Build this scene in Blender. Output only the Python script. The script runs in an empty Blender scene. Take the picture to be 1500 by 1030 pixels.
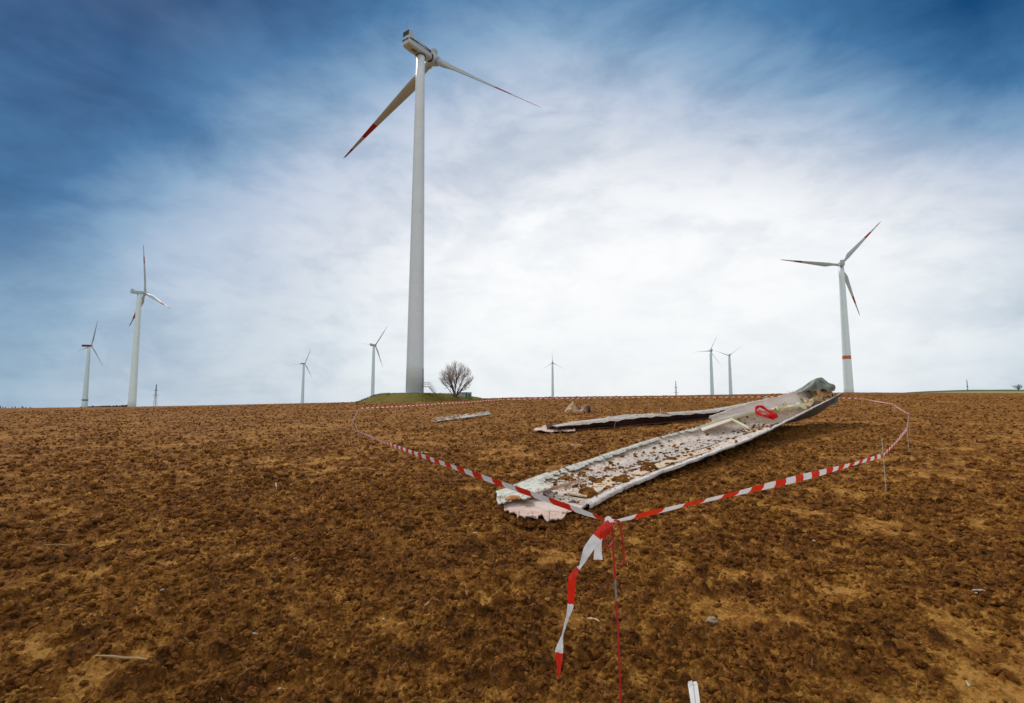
import bpy, math, random
import numpy as np
from mathutils import Vector, Matrix

R = math.radians
random.seed(7)
rng = np.random.default_rng(11)
scene = bpy.context.scene
col = scene.collection

# ------------------------------------------------------------------ camera
EYE = 1.65
TH = math.atan(75 / 777)                      # upward pitch
cam_data = bpy.data.cameras.new('camera')
cam = bpy.data.objects.new('camera', cam_data)
col.objects.link(cam)
cam_data.sensor_width = 36
cam_data.lens = 777 / 1500 * 36
cam_data.clip_start = 0.05
cam_data.clip_end = 20000
cam.location = (0, 0, EYE)
cam.rotation_euler = (R(90) + TH, 0, 0)
scene.camera = cam

# ------------------------------------------------------------------ light
SUN_AZ, SUN_EL = -34.0, 46.0                   # degrees, azimuth to the right of straight ahead
scene.view_settings.view_transform = 'Standard'
scene.view_settings.look = 'None'
scene.view_settings.gamma = 1
scene.view_settings.use_curve_mapping = False
scene.view_settings.exposure = 0.0

sun_data = bpy.data.lights.new('sun', 'SUN')
sun_data.energy = 2.5
sun_data.angle = R(16)
sun_data.color = (1, .97, .93)
sun = bpy.data.objects.new('sun', sun_data)
col.objects.link(sun)
sd = Vector((math.sin(R(SUN_AZ)) * math.cos(R(SUN_EL)), math.cos(R(SUN_AZ)) * math.cos(R(SUN_EL)), math.sin(R(SUN_EL))))
sun.rotation_euler = sd.to_track_quat('Z', 'Y').to_euler()
sun.location = (0, 0, 60)


class NT:
    """small helper to write node trees"""
    def __init__(s, tree):
        s.t = tree
        s.n = tree.nodes
        s.l = tree.links

    def new(s, typ, **kw):
        n = s.n.new(typ)
        for k, v in kw.items():
            setattr(n, k, v)
        return n

    def link(s, a, b):
        s.l.new(a, b)

    def setin(s, sock, v):
        if hasattr(v, 'is_linked') or isinstance(v, bpy.types.NodeSocket):
            s.l.new(v, sock)
        else:
            sock.default_value = v

    def math(s, op, a, b=0.0, c=None, clamp=False):
        n = s.new('ShaderNodeMath', operation=op, use_clamp=clamp)
        s.setin(n.inputs[0], a)
        s.setin(n.inputs[1], b)
        if c is not None:
            s.setin(n.inputs[2], c)
        return n.outputs[0]

    def maprange(s, v, a, b, c=0.0, d=1.0, smooth=True):
        n = s.new('ShaderNodeMapRange', interpolation_type='SMOOTHSTEP' if smooth else 'LINEAR')
        s.setin(n.inputs[0], v)
        for i, x in enumerate((a, b, c, d)):
            n.inputs[i + 1].default_value = x
        return n.outputs[0]

    def mix(s, f, a, b, mode='MIX'):
        n = s.new('ShaderNodeMix', data_type='RGBA', blend_type=mode)
        s.setin(n.inputs[0], f)
        s.setin(n.inputs[6], a if not isinstance(a, tuple) else (*a[:3], 1))
        s.setin(n.inputs[7], b if not isinstance(b, tuple) else (*b[:3], 1))
        return n.outputs[2]

    def noise(s, vec, scale, detail=4, rough=.55, dist=0.0):
        n = s.new('ShaderNodeTexNoise')
        n.inputs['Scale'].default_value = scale
        n.inputs['Detail'].default_value = detail
        n.inputs['Roughness'].default_value = rough
        n.inputs['Distortion'].default_value = dist
        if vec is not None:
            s.link(vec, n.inputs['Vector'])
        return n.outputs['Fac']

    def ramp(s, f, stops):
        n = s.new('ShaderNodeValToRGB')
        e = n.color_ramp.elements
        while len(e) < len(stops):
            e.new(.5)
        for i, (p, c) in enumerate(stops):
            e[i].position = p
            e[i].color = (*c[:3], 1)
        s.setin(n.inputs[0], f)
        return n.outputs[0]


def srgb(r, g, b):
    f = lambda c: (c / 255 / 12.92) if c / 255 <= .04045 else ((c / 255 + .055) / 1.055) ** 2.4
    return (f(r), f(g), f(b))


# ------------------------------------------------------------------ sky
world = bpy.data.worlds.new('World')
scene.world = world
world.use_nodes = True
wt = NT(world.node_tree)
for n in list(wt.n):
    wt.n.remove(n)
out = wt.new('ShaderNodeOutputWorld')
bg = wt.new('ShaderNodeBackground')
bg.inputs['Strength'].default_value = 0.1
wt.link(bg.outputs[0], out.inputs[0])
sky = wt.new('ShaderNodeTexSky', sky_type='NISHITA')
sky.sun_disc = False
sky.sun_elevation = R(SUN_EL)
sky.sun_rotation = R(SUN_AZ)
sky.air_density = 1.0
sky.dust_density = 1.5
tc = wt.new('ShaderNodeTexCoord')
sep = wt.new('ShaderNodeSeparateXYZ')
wt.link(tc.outputs['Generated'], sep.inputs[0])
X, Y, Z = sep.outputs
az = wt.math('ARCTAN2', X, Y)                       # 0 straight ahead, + to the right
el = wt.math('ARCSINE', wt.math('MAXIMUM', Z, 0.0))
# cloud sheet coordinates, flattened towards the horizon
cz = wt.math('ADD', wt.math('MAXIMUM', Z, 0.0), 0.22)
cv = wt.new('ShaderNodeCombineXYZ')
wt.link(X, cv.inputs[0])
wt.link(Y, cv.inputs[1])
wt.link(wt.math('MULTIPLY', Z, 2.1), cv.inputs[2])
n_big = wt.noise(cv.outputs[0], 2.1, 5, .52, .3)
n_mid = wt.noise(cv.outputs[0], 5.2, 7, .58, .35)
n_fine = wt.noise(cv.outputs[0], 15.0, 6, .55, .2)
# distance from the bright part of the overcast where the sun stands behind it
qa = wt.math('DIVIDE', wt.math('SUBTRACT', az, R(3)), R(64))
qe = wt.math('DIVIDE', wt.math('SUBTRACT', el, R(8)), R(36.5))
qa = wt.math('MULTIPLY', wt.math('ABSOLUTE', qa), wt.math('ADD', 1.0, wt.math('MULTIPLY', wt.math('MINIMUM', el, R(45)), .9)))
qa = wt.math('MINIMUM', qa, .92)
qe = wt.math('MINIMUM', qe, 1.0)
q = wt.math('SQRT', wt.math('ADD', wt.math('MULTIPLY', qa, qa), wt.math('MULTIPLY', qe, qe)))
nz = wt.math('ADD', wt.math('MULTIPLY', wt.math('SUBTRACT', n_big, .5), .18),
             wt.math('MULTIPLY', wt.math('SUBTRACT', n_mid, .5), .17))
q = wt.math('ADD', q, nz)
# the brightest cloud stands low on the right
ga = wt.math('DIVIDE', wt.math('SUBTRACT', az, R(34)), R(26))
ge = wt.math('DIVIDE', wt.math('SUBTRACT', el, R(9)), R(14))
gl = wt.math('EXPONENT', wt.math('MULTIPLY', wt.math('ADD', wt.math('MULTIPLY', ga, ga), wt.math('MULTIPLY', ge, ge)), -1.0))
q = wt.math('SUBTRACT', q, wt.math('MULTIPLY', gl, .40))
q = wt.math('MAXIMUM', q, 0.0)
cloud = wt.ramp(wt.math('DIVIDE', q, 1.3), [
    (.00, srgb(255, 255, 255)), (.22, srgb(247, 249, 252)), (.36, srgb(222, 227, 236)), (.49, srgb(188, 202, 222)),
    (.60, srgb(134, 168, 200)), (.71, srgb(72, 122, 168)), (.85, srgb(18, 76, 126))])
# greyer and paler low down
low = wt.maprange(el, 0.0, R(20), 1.0, 0.0)
cloud = wt.mix(wt.math('MULTIPLY', low, .42), cloud, srgb(176, 200, 212))
# soft grey undersides
und = wt.maprange(n_mid, .42, .68, 0, 1)
cloud = wt.mix(wt.math('MULTIPLY', und, .85), cloud, (.80, .84, .88), 'MULTIPLY')
und2 = wt.maprange(n_fine, .45, .7, 0, 1)
cloud = wt.mix(wt.math('MULTIPLY', und2, .75), cloud, (.88, .90, .93), 'MULTIPLY')
# unseen overcast behind the camera, brightened to a light grey to light the towers
back = wt.maprange(Y, -.15, .30, 1.0, 0.0)
cloud = wt.mix(wt.math('MULTIPLY', back, .9), cloud, srgb(243, 248, 252))
glow = wt.maprange(q, .0, .48, 1.0, 0.0)
cloud10 = wt.mix(1.0, cloud, (10, 10, 10), 'MULTIPLY')
cloud10 = wt.mix(wt.math('MULTIPLY', glow, .55), cloud10, (10.4, 10.4, 10.4))
cover = wt.maprange(n_big, .25, .6, .94, .98)
final = wt.mix(cover, sky.outputs[0], cloud10)
wt.link(final, bg.inputs['Color'])


# ------------------------------------------------------------------ geometry helpers
def W(px, py, D):
    """point at forward distance D that lies on the sight line of photograph pixel (px, py)"""
    u = (px - 750) / 777
    v = (515 - py) / 777
    fy = math.cos(TH) - v * math.sin(TH)
    fz = math.sin(TH) + v * math.cos(TH)
    return Vector((u / fy * D, D, EYE + fz / fy * D))


def value_noise(x, y, seed):
    xi = np.floor(x).astype(np.int64)
    yi = np.floor(y).astype(np.int64)
    fx = (x - xi)
    fy = (y - yi)
    fx = fx * fx * (3 - 2 * fx)
    fy = fy * fy * (3 - 2 * fy)
    a = hsh(xi, yi, seed)
    b = hsh(xi + 1, yi, seed)
    c = hsh(xi, yi + 1, seed)
    d = hsh(xi + 1, yi + 1, seed)
    return (a + (b - a) * fx) * (1 - fy) + (c + (d - c) * fx) * fy


def hsh(ix, iy, seed):
    h = (ix.astype(np.uint32) * np.uint32(374761393)) ^ (iy.astype(np.uint32) * np.uint32(668265263)) ^ np.uint32((seed * 1274126177 + 12345) & 0xffffffff)
    h = (h ^ (h >> np.uint32(13))) * np.uint32(1274126177)
    h = (h ^ (h >> np.uint32(16))) * np.uint32(2246822519)
    h = h ^ (h >> np.uint32(15))
    return (h & np.uint32(0xffffff)).astype(np.float32) / np.float32(16777215)


def fbm(x, y, scale, octs, seed, gain=.5):
    x = x / scale
    y = y / scale
    r = 0
    a = 1
    tot = 0
    for o in range(octs):
        r = r + a * value_noise(x, y, seed + o)
        tot += a
        a *= gain
        x = x * 2.03 + 17.3
        y = y * 2.03 + 5.1
    return r / tot


def domes(x, y, cell, prob, k, seed):
    """lumps scattered over a jittered grid"""
    gx = x / cell
    gy = y / cell
    xi = np.floor(gx).astype(np.int64)
    yi = np.floor(gy).astype(np.int64)
    best = np.zeros(x.shape, np.float32)
    for dx in (-1, 0, 1):
        for dy in (-1, 0, 1):
            cx_ = xi + dx
            cy_ = yi + dy
            r1 = hsh(cx_, cy_, seed)
            r2 = hsh(cx_, cy_, seed + 31)
            r3 = hsh(cx_, cy_, seed + 57)
            r4 = hsh(cx_, cy_, seed + 83)
            ang = r4 * 6.283
            rad = .22 + .42 * r3
            ox = gx - (cx_ + .15 + .7 * r1)
            oy = gy - (cy_ + .15 + .7 * r2)
            ca, sa = np.cos(ang), np.sin(ang)
            ux = (ox * ca + oy * sa)
            uy = (-ox * sa + oy * ca) * 1.5
            d2 = (ux * ux + uy * uy) / (rad * rad)
            h = np.sqrt(np.maximum(0, 1 - d2)) * rad * (r4 < prob)
            best = np.maximum(best, h)
    return best * cell * k


SX = np.array([-1.6, -.965, -.70, -.38, -.15, 0, .30, .63, .97, 1.6])
SV = np.array([.001, .0014, .0056, .0142, .0210, .0270, .0315, .0385, .0368, .038])


def macro(x, y):
    """the lie of the land: level round the camera, rising to a crest about 130 m ahead, falling away behind it"""
    x = np.asarray(x, np.float64)
    y = np.asarray(y, np.float64)
    yy = np.maximum(y, 1.0)
    s = np.interp(np.clip(x / yy, -1.6, 1.6), SX, SV)
    front = 1 / (1 + np.exp(-(y - 14) / 3.5))
    f = np.log1p(np.exp(np.clip((np.minimum(y, 400) - 20) / 6, -30, 60))) * 6
    # crest: linear up to 130, then turning down
    t = np.maximum(f - 104, 0)
    lim = np.where(f > 104, 104 + 6 * (1 - np.exp(-t / 6)), f)
    rise = s * lim * front
    over = np.maximum(y - 132, 0)
    drop = .017 * over * over / (over + 60)
    z = rise - drop
    # higher green land beyond the crest on the right
    az_ = np.degrees(np.arctan2(x, yy))
    w = np.clip((az_ - 20) / 22, 0, 1)
    w = w * w * (3 - 2 * w)
    z = z + w * 24.8 * np.clip((y - 170) / 560, 0, 1) ** 1.3 * np.where(y > 730, np.exp(-((y - 730) / 600) ** 2), 1)
    return z


def detail(x, y, dist):
    wx = x + .05 * (value_noise(x / .13, y / .13, 401) - .5) + .02 * (value_noise(x / .035, y / .035, 403) - .5)
    wy = y + .05 * (value_noise(x / .13, y / .13, 402) - .5) + .02 * (value_noise(x / .035, y / .035, 404) - .5)
    base = (fbm(x, y, 2.2, 3, 1) - .5) * .10 + (fbm(x, y, .5, 4, 9) - .5) * .075
    patch = fbm(x, y, .42, 4, 21, .6) * .6 + fbm(x, y, 2.6, 3, 41) * .4
    m = np.clip((patch - .31) / .16, 0, 1)
    m = m * m * (3 - 2 * m)
    big = domes(wx, wy, .30, .36, .40, 100)
    mid = domes(wx, wy, .14, .70, .60, 200)
    small = domes(wx, wy, .065, .85, .75, 300)
    near = np.clip((14 - dist) / 6, 0, 1)
    tiny = domes(wx, wy, .032, .8, .65, 500) * near
    clod = (big * .6 + mid + small * 1.0) * (.40 + .65 * m) + tiny * (.35 + .65 * m)
    rough = (value_noise(x / .018, y / .018, 77) - .5) * .010 * near + (fbm(x, y, .06, 3, 78, .65) - .5) * .042 + (fbm(x, y, .9, 2, 79) - .5) * .12 * np.clip((dist - 12) / 25, 0, 1)
    att = np.clip(clod * 15 * (.6 + .4 * m) + (m - .5) * .25, 0, 1)
    return base + clod + rough - .05, att


def ground_z(x, y):
    x_ = np.array([x], np.float64)
    y_ = np.array([y], np.float64)
    return float((macro(x_, y_) + detail(x_, y_, np.hypot(x_, y_))[0])[0])


def mz(x, y):
    return float(macro(np.array([x]), np.array([y]))[0])


class MB:
    def __init__(s):
        s.v = []
        s.f = []
        s.m = []

    def add(s, vs, fs, mi=0):
        o = len(s.v)
        s.v += [tuple(v) for v in vs]
        s.f += [tuple(i + o for i in f) for f in fs]
        s.m += [mi] * len(fs) if isinstance(mi, int) else list(mi)
        return s

    def box(s, c, d, mi=0, rot=None, taper=1.0):
        vs = []
        for z in (-1, 1):
            k = taper if z > 0 else 1
            for a, b in ((-1, -1), (1, -1), (1, 1), (-1, 1)):
                p = Vector((a * d[0] / 2 * k, b * d[1] / 2 * k, z * d[2] / 2))
                if rot is not None:
                    p = rot @ p
                vs.append(p + Vector(c))
        return s.add(vs, [(0, 3, 2, 1), (4, 5, 6, 7), (0, 1, 5, 4), (1, 2, 6, 5), (2, 3, 7, 6), (3, 0, 4, 7)], mi)

    def tube(s, pts, rad, n=8, mi=0, caps=True):
        pts = [Vector(p) for p in pts]
        if not hasattr(rad, '__len__'):
            rad = [rad] * len(pts)
        if not hasattr(mi, '__len__'):
            mi = [mi] * (len(pts) - 1)
        vs, fs, ms = [], [], []
        up = None
        for i, p in enumerate(pts):
            t = (pts[min(i + 1, len(pts) - 1)] - pts[max(i - 1, 0)])
            t = t.normalized() if t.length > 1e-9 else Vector((0, 0, 1))
            if up is None:
                up = t.orthogonal().normalized()
            up = (up - t * up.dot(t))
            up = up.normalized() if up.length > 1e-6 else t.orthogonal().normalized()
            b = t.cross(up)
            for k in range(n):
                a = 2 * math.pi * k / n
                vs.append(p + (up * math.cos(a) + b * math.sin(a)) * rad[i])
        for i in range(len(pts) - 1):
            for k in range(n):
                fs.append((i * n + k, i * n + (k + 1) % n, (i + 1) * n + (k + 1) % n, (i + 1) * n + k))
                ms.append(mi[i])
        if caps:
            fs.append(tuple(range(n - 1, -1, -1)))
            ms.append(mi[0])
            fs.append(tuple((len(pts) - 1) * n + k for k in range(n)))
            ms.append(mi[-1])
        return s.add(vs, fs, ms)

    def sheet(s, rows, thick=0.0, mi=0, mi_edge=None, normal=None):
        """rows: list of lists of points; thick>0 closes it into a slab"""
        nr, nc = len(rows), len(rows[0])
        P = [Vector(p) for r_ in rows for p in r_]
        fs = [(i * nc + j, i * nc + j + 1, (i + 1) * nc + j + 1, (i + 1) * nc + j) for i in range(nr - 1) for j in range(nc - 1)]
        if thick <= 0:
            return s.add(P, fs, mi)
        N = []
        for i in range(nr):
            for j in range(nc):
                a = P[min(i + 1, nr - 1) * nc + j] - P[max(i - 1, 0) * nc + j]
                b = P[i * nc + min(j + 1, nc - 1)] - P[i * nc + max(j - 1, 0)]
                n_ = a.cross(b)
                n_ = n_.normalized() if n_.length > 1e-9 else Vector((0, 0, 1))
                N.append(n_)
        if normal is not None:
            avg = sum(N, Vector())
            if avg.dot(Vector(normal)) < 0:
                N = [-n_ for n_ in N]
        Q = [p - n_ * thick for p, n_ in zip(P, N)]
        o = nr * nc
        me = mi if mi_edge is None else mi_edge
        fs2 = [tuple(i + o for i in reversed(f)) for f in fs]
        ring = [j for j in range(nc)] + [i * nc + nc - 1 for i in range(1, nr)] + [(nr - 1) * nc + j for j in range(nc - 2, -1, -1)] + [i * nc for i in range(nr - 2, 0, -1)]
        es = [(ring[k], ring[(k + 1) % len(ring)], ring[(k + 1) % len(ring)] + o, ring[k] + o) for k in range(len(ring))]
        return s.add(P + Q, fs + fs2 + es, [mi] * len(fs) + [me] * (len(fs2) + len(es)))

    def lump(s, c, r, seed=0, mi=0, flat=.7, sub=1):
        """an irregular clod"""
        rr = random.Random(seed)
        vs0, fs0 = ICO[sub]
        ph = [rr.uniform(0, 6) for _ in range(6)]
        st = (rr.uniform(.7, 1.3), rr.uniform(.7, 1.3), flat * rr.uniform(.7, 1.2))
        rz = rr.uniform(0, 6.28)
        vs = []
        for v in vs0:
            k = 1 + .22 * math.sin(3.1 * v[0] + ph[0]) * math.sin(2.7 * v[1] + ph[1]) + .16 * math.sin(5.3 * v[2] + ph[2] + 4 * v[0]) + rr.uniform(-.12, .12)
            x_, y_, z_ = v[0] * k * st[0], v[1] * k * st[1], v[2] * k * st[2]
            vs.append((c[0] + r * (x_ * math.cos(rz) - y_ * math.sin(rz)), c[1] + r * (x_ * math.sin(rz) + y_ * math.cos(rz)), c[2] + r * z_))
        return s.add(vs, fs0, mi)

    def build(s, name, mats, parent=None, smooth=False, kind=None, label=None):
        org = Vector((0, 0, 0)) if parent is None else ORG.get(parent.name, Vector((0, 0, 0)))
        me = bpy.data.meshes.new(name)
        me.from_pydata([(v[0] - org.x, v[1] - org.y, v[2] - org.z) for v in s.v], [], s.f)
        if not isinstance(mats, (list, tuple)):
            mats = [mats]
        for m_ in mats:
            me.materials.append(m_)
        me.polygons.foreach_set('material_index', s.m)
        if smooth:
            me.polygons.foreach_set('use_smooth', [True] * len(s.f))
        me.update()
        o = bpy.data.objects.new(name, me)
        col.objects.link(o)
        if parent is not None:
            o.parent = parent
        if kind:
            o['kind'] = kind
        if label:
            o['label'] = label
        ORG[o.name] = org
        return o


ORG = {}


def make_ico():
    t = (1 + 5 ** .5) / 2
    v = [Vector(p).normalized() for p in [(-1, t, 0), (1, t, 0), (-1, -t, 0), (1, -t, 0), (0, -1, t), (0, 1, t), (0, -1, -t), (0, 1, -t), (t, 0, -1), (t, 0, 1), (-t, 0, -1), (-t, 0, 1)]]
    f = [(0, 11, 5), (0, 5, 1), (0, 1, 7), (0, 7, 10), (0, 10, 11), (1, 5, 9), (5, 11, 4), (11, 10, 2), (10, 7, 6), (7, 1, 8), (3, 9, 4), (3, 4, 2), (3, 2, 6), (3, 6, 8), (3, 8, 9), (4, 9, 5), (2, 4, 11), (6, 2, 10), (8, 6, 7), (9, 8, 1)]
    res = [(v, f)]
    for _ in range(2):
        v = list(v)
        cache = {}
        nf = []

        def midp(a, b):
            k = (min(a, b), max(a, b))
            if k not in cache:
                v.append(((v[a] + v[b]) / 2).normalized())
                cache[k] = len(v) - 1
            return cache[k]
        for a, b, c in f:
            ab, bc, ca = midp(a, b), midp(b, c), midp(c, a)
            nf += [(a, ab, ca), (b, bc, ab), (c, ca, bc), (ab, bc, ca)]
        f = nf
        res.append((v, f))
    return res


ICO = make_ico()


def tag(o, label, cat, group=None, kind=None):
    if label:
        o['label'] = label
    if cat:
        o['category'] = cat
    if group:
        o['group'] = group
    if kind:
        o['kind'] = kind
    return o


def thing(name, loc, label, cat, group=None):
    o = bpy.data.objects.new(name, None)
    o.empty_display_size = .2
    col.objects.link(o)
    o.location = loc
    ORG[o.name] = Vector(loc)
    return tag(o, label, cat, group)


def lone(mb, name, loc, mats, label, cat, group=None, smooth=False, kind=None):
    """a thing that is a single mesh, with its origin at its base"""
    k = '__' + name
    ORG[k] = Vector(loc)

    class F:
        pass
    org = Vector(loc)
    me = bpy.data.meshes.new(name)
    me.from_pydata([(v[0] - org.x, v[1] - org.y, v[2] - org.z) for v in mb.v], [], mb.f)
    for m_ in (mats if isinstance(mats, (list, tuple)) else [mats]):
        me.materials.append(m_)
    me.polygons.foreach_set('material_index', mb.m)
    if smooth:
        me.polygons.foreach_set('use_smooth', [True] * len(mb.f))
    me.update()
    o = bpy.data.objects.new(name, me)
    o.location = loc
    col.objects.link(o)
    return tag(o, label, cat, group, kind)


# ------------------------------------------------------------------ materials
def new_mat(name):
    m = bpy.data.materials.new(name)
    m.use_nodes = True
    nt = NT(m.node_tree)
    bsdf = nt.n['Principled BSDF']
    return m, nt, bsdf


def plain(name, c, rough=.6, var=.12, scale=3.0, bump=0.0, metallic=0.0, dirt=None, dirt_amt=.3, spec=.5):
    m, nt, b = new_mat(name)
    tcn = nt.new('ShaderNodeTexCoord')
    n1 = nt.noise(tcn.outputs['Object'], scale, 5, .6)
    lo = tuple(x * (1 - var) for x in c)
    hi = tuple(min(1, x * (1 + var)) for x in c)
    cc = nt.mix(nt.maprange(n1, .3, .7), lo, hi)
    if dirt:
        n2 = nt.noise(tcn.outputs['Object'], scale * 2.3, 6, .65, .6)
        cc = nt.mix(nt.math('MULTIPLY', nt.maprange(n2, .50, .66), dirt_amt), cc, dirt)
    nt.link(cc, b.inputs['Base Color'])
    b.inputs['Roughness'].default_value = rough
    b.inputs['Metallic'].default_value = metallic
    b.inputs['Specular IOR Level'].default_value = spec
    if bump:
        bn = nt.new('ShaderNodeBump')
        bn.inputs['Distance'].default_value = bump
        bn.inputs['Strength'].default_value = 1
        nt.link(nt.noise(tcn.outputs['Object'], scale * 5, 6, .7), bn.inputs['Height'])
        nt.link(bn.outputs[0], b.inputs['Normal'])
    return m


def soil_material(name='ploughed_soil', use_attr=True):
    m, nt, b = new_mat(name)
    tcn = nt.new('ShaderNodeNewGeometry')
    ob = tcn.outputs['Position']
    if use_attr:
        at = nt.new('ShaderNodeAttribute', attribute_name='clod')
        a = at.outputs['Fac']
    else:
        a = nt.maprange(nt.noise(ob, 9, 4), .3, .7, .35, .8)
    n0 = nt.noise(ob, .055, 4, .6)
    n1 = nt.noise(ob, 1.1, 12, .78, .3)
    n2 = nt.noise(ob, 5.5, 10, .74, .2)
    n4 = nt.noise(ob, 160, 3, .7)
    f = nt.math('MULTIPLY', a, .50)
    f = nt.math('ADD', f, nt.math('MULTIPLY', nt.math('SUBTRACT', n1, .5), 1.6))
    f = nt.math('ADD', f, nt.math('MULTIPLY', nt.math('SUBTRACT', n2, .5), 2.3))
    f = nt.math('ADD', f, nt.math('MULTIPLY', nt.math('SUBTRACT', nt.noise(ob, .33, 8, .78, .4), .5), .8))
    f = nt.math('ADD', f, nt.math('MULTIPLY', nt.math('SUBTRACT', nt.noise(ob, 42, 6, .7, .2), .5), 1.5))
    f = nt.math('ADD', f, .20, clamp=True)
    c = nt.ramp(f, [(.0, (.52, .26, .062)), (.18, (.36, .158, .027)), (.42, (.235, .090, .0155)), (.70, (.130, .047, .0100)), (1., (.042, .017, .005))])
    c = nt.mix(nt.math('MULTIPLY', nt.maprange(n0, .42, .62), .18), c, (.17, .068, .010))
    c = nt.mix(nt.maprange(n4, .3, .75, 0, .35), c, (.06, .022, .006))
    # pale flecks of dry crumbs, lime and stubble
    fl = nt.maprange(nt.noise(ob, 75, 2, .5), .70, .76, 0, .6)
    c = nt.mix(fl, c, (.36, .25, .13))
    nt.link(c, b.inputs['Base Color'])
    b.inputs['Roughness'].default_value = .95
    b.inputs['Specular IOR Level'].default_value = .08
    bn = nt.new('ShaderNodeBump')
    bn.inputs['Distance'].default_value = .018
    bn.inputs['Strength'].default_value = 1
    nt.link(nt.noise(ob, 30, 7, .72), bn.inputs['Height'])
    bn2 = nt.new('ShaderNodeBump')
    bn2.inputs['Distance'].default_value = .006
    bn2.inputs['Strength'].default_value = .9
    nt.link(nt.noise(ob, 130, 4, .7), bn2.inputs['Height'])
    nt.link(bn.outputs[0], bn2.inputs['Normal'])
    nt.link(bn2.outputs[0], b.inputs['Normal'])
    return m


def grass_material(name, c1, c2, c3, s=1.0, track=False):
    m, nt, b = new_mat(name)
    tcn = nt.new('ShaderNodeTexCoord')
    ob = tcn.outputs['Object']
    n1 = nt.noise(ob, .25 * s, 5, .6)
    n2 = nt.noise(ob, 2.2 * s, 6, .7)
    c = nt.mix(nt.maprange(n1, .35, .65), c1, c2)
    c = nt.mix(nt.math('MULTIPLY', nt.maprange(n2, .42, .68), .7), c, c3)
    nt.link(c, b.inputs['Base Color'])
    if track:
        sp = nt.new('ShaderNodeSeparateXYZ')
        nt.link(ob, sp.inputs[0])
        c = nt.mix(nt.maprange(sp.outputs[1], 560, 620, 1, 0, False), c, (.30, .25, .12))
    nt.link(c, b.inputs['Base Color'])
    b.inputs['Roughness'].default_value = .95
    b.inputs['Specular IOR Level'].default_value = .1
    return m


SOIL = soil_material()
SOIL_LUMP = soil_material('soil_lump', False)
GRASS = grass_material('mound_grass', (.095, .105, .016), (.16, .125, .020), (.19, .095, .02))
FIELD = grass_material('winter_crop', (.05, .085, .02), (.075, .11, .025), (.16, .13, .06), .05, True)
TOWER = plain('tower_paint', (.69, .755, .79), .45, .03, .25, dirt=(.48, .50, .50), dirt_amt=.12)
NACEL = plain('nacelle_paint', (.42, .47, .50), .4, .05, .6, dirt=(.4, .4, .36), dirt_amt=.3)
BLADE = plain('blade_paint', (.40, .42, .43), .42, .05, .5, dirt=(.42, .41, .36), dirt_amt=.4)
REDB = plain('red_band_paint', (.36, .010, .008), .5, .12, 1.0)
DARKG = plain('dark_grille', (.008, .012, .022), .5, .2, 3)
NAVY = plain('navy_stripe', (.008, .03, .08), .5, .2, 2)
STEEL = plain('galvanised_steel', (.36, .38, .39), .45, .1, 8, metallic=.6)
STEELD = plain('dark_steel', (.10, .11, .12), .55, .15, 8, metallic=.3)
CONC = plain('foundation_concrete', (.34, .33, .30), .9, .15, 3, bump=.01)
BARK = plain('bark', (.11, .09, .075), .9, .3, 6)
TWIG = plain('twig', (.52, .48, .46), .9, .2, 6)
WHITEWALL = plain('white_render', (.62, .64, .62), .8, .08, 2, dirt=(.4, .4, .33), dirt_amt=.4)
GREENP = plain('green_paint', (.10, .20, .09), .6, .12, 2)

# ------------------------------------------------------------------ the field
def ring_mesh(name, radii, angs, closed, mat, det=True, attr=True):
    A, D = np.meshgrid(angs, radii)
    x = (np.sin(A) * D).astype(np.float64)
    y = (np.cos(A) * D).astype(np.float64)
    z = macro(x, y)
    nr, nc = A.shape
    if det:
        dz = np.empty_like(z)
        at = np.empty_like(z)
        for i in range(0, nr, 100):
            a_, b_ = detail(x[i:i + 100], y[i:i + 100], D[i:i + 100])
            dz[i:i + 100] = a_
            at[i:i + 100] = b_
        z = z + dz
    co = np.stack([x, y, z], -1).reshape(-1, 3).astype(np.float32)
    i = np.arange(nr - 1)[:, None]
    jn = nc if closed else nc - 1
    j = np.arange(jn)[None]
    j2 = (j + 1) % nc
    q_ = np.stack([i * nc + j, i * nc + j2, (i + 1) * nc + j2, (i + 1) * nc + j], -1).reshape(-1, 4)
    me = bpy.data.meshes.new(name)
    me.vertices.add(len(co))
    me.vertices.foreach_set('co', co.ravel())
    me.loops.add(q_.size)
    me.loops.foreach_set('vertex_index', q_.ravel().astype(np.int32))
    me.polygons.add(len(q_))
    me.polygons.foreach_set('loop_start', np.arange(0, q_.size, 4, dtype=np.int32))
    me.polygons.foreach_set('use_smooth', np.ones(len(q_), bool))
    me.update(calc_edges=True)
    if det and attr:
        la = me.attributes.new('clod', 'FLOAT', 'POINT')
        la.data.foreach_set('value', at.reshape(-1).astype(np.float32))
    me.materials.append(mat)
    o = bpy.data.objects.new(name, me)
    col.objects.link(o)
    o['kind'] = 'structure'
    return o


rad = [.25, .7, 1.1, 1.35]
while rad[-1] < 205:
    d = rad[-1]
    rad.append(d + min(max(.0014 * d ** 1.6, .0095), .42))
rad = np.array(rad)
angs = np.concatenate([np.arange(-46.5, 46.5, .1), np.arange(46.5, 62, .5), np.arange(62, 298, 4), np.arange(298, 313.5, .5)])
field = ring_mesh('ploughed_field', rad, np.radians(angs), True, SOIL)
far_r = np.concatenate([[rad[-1] - .3], np.geomspace(rad[-1] + 4, 9000, 90)])
far = ring_mesh('distant_fields', far_r, np.radians(np.arange(-180, 180, 1.0)), True, FIELD, det=False)

# small stuff lying on the field: loose crumbs of soil, straw and pale chips
def scatter_fan(n, dmin, dmax, power=1.0):
    a = rng.uniform(R(-47), R(47), n)
    u = rng.uniform(0, 1, n) ** power
    d = dmin * (dmax / dmin) ** u
    return np.sin(a) * d, np.cos(a) * d, d


def field_z(x, y):
    return macro(x, y) + detail(x, y, np.hypot(x, y))[0]


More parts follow.
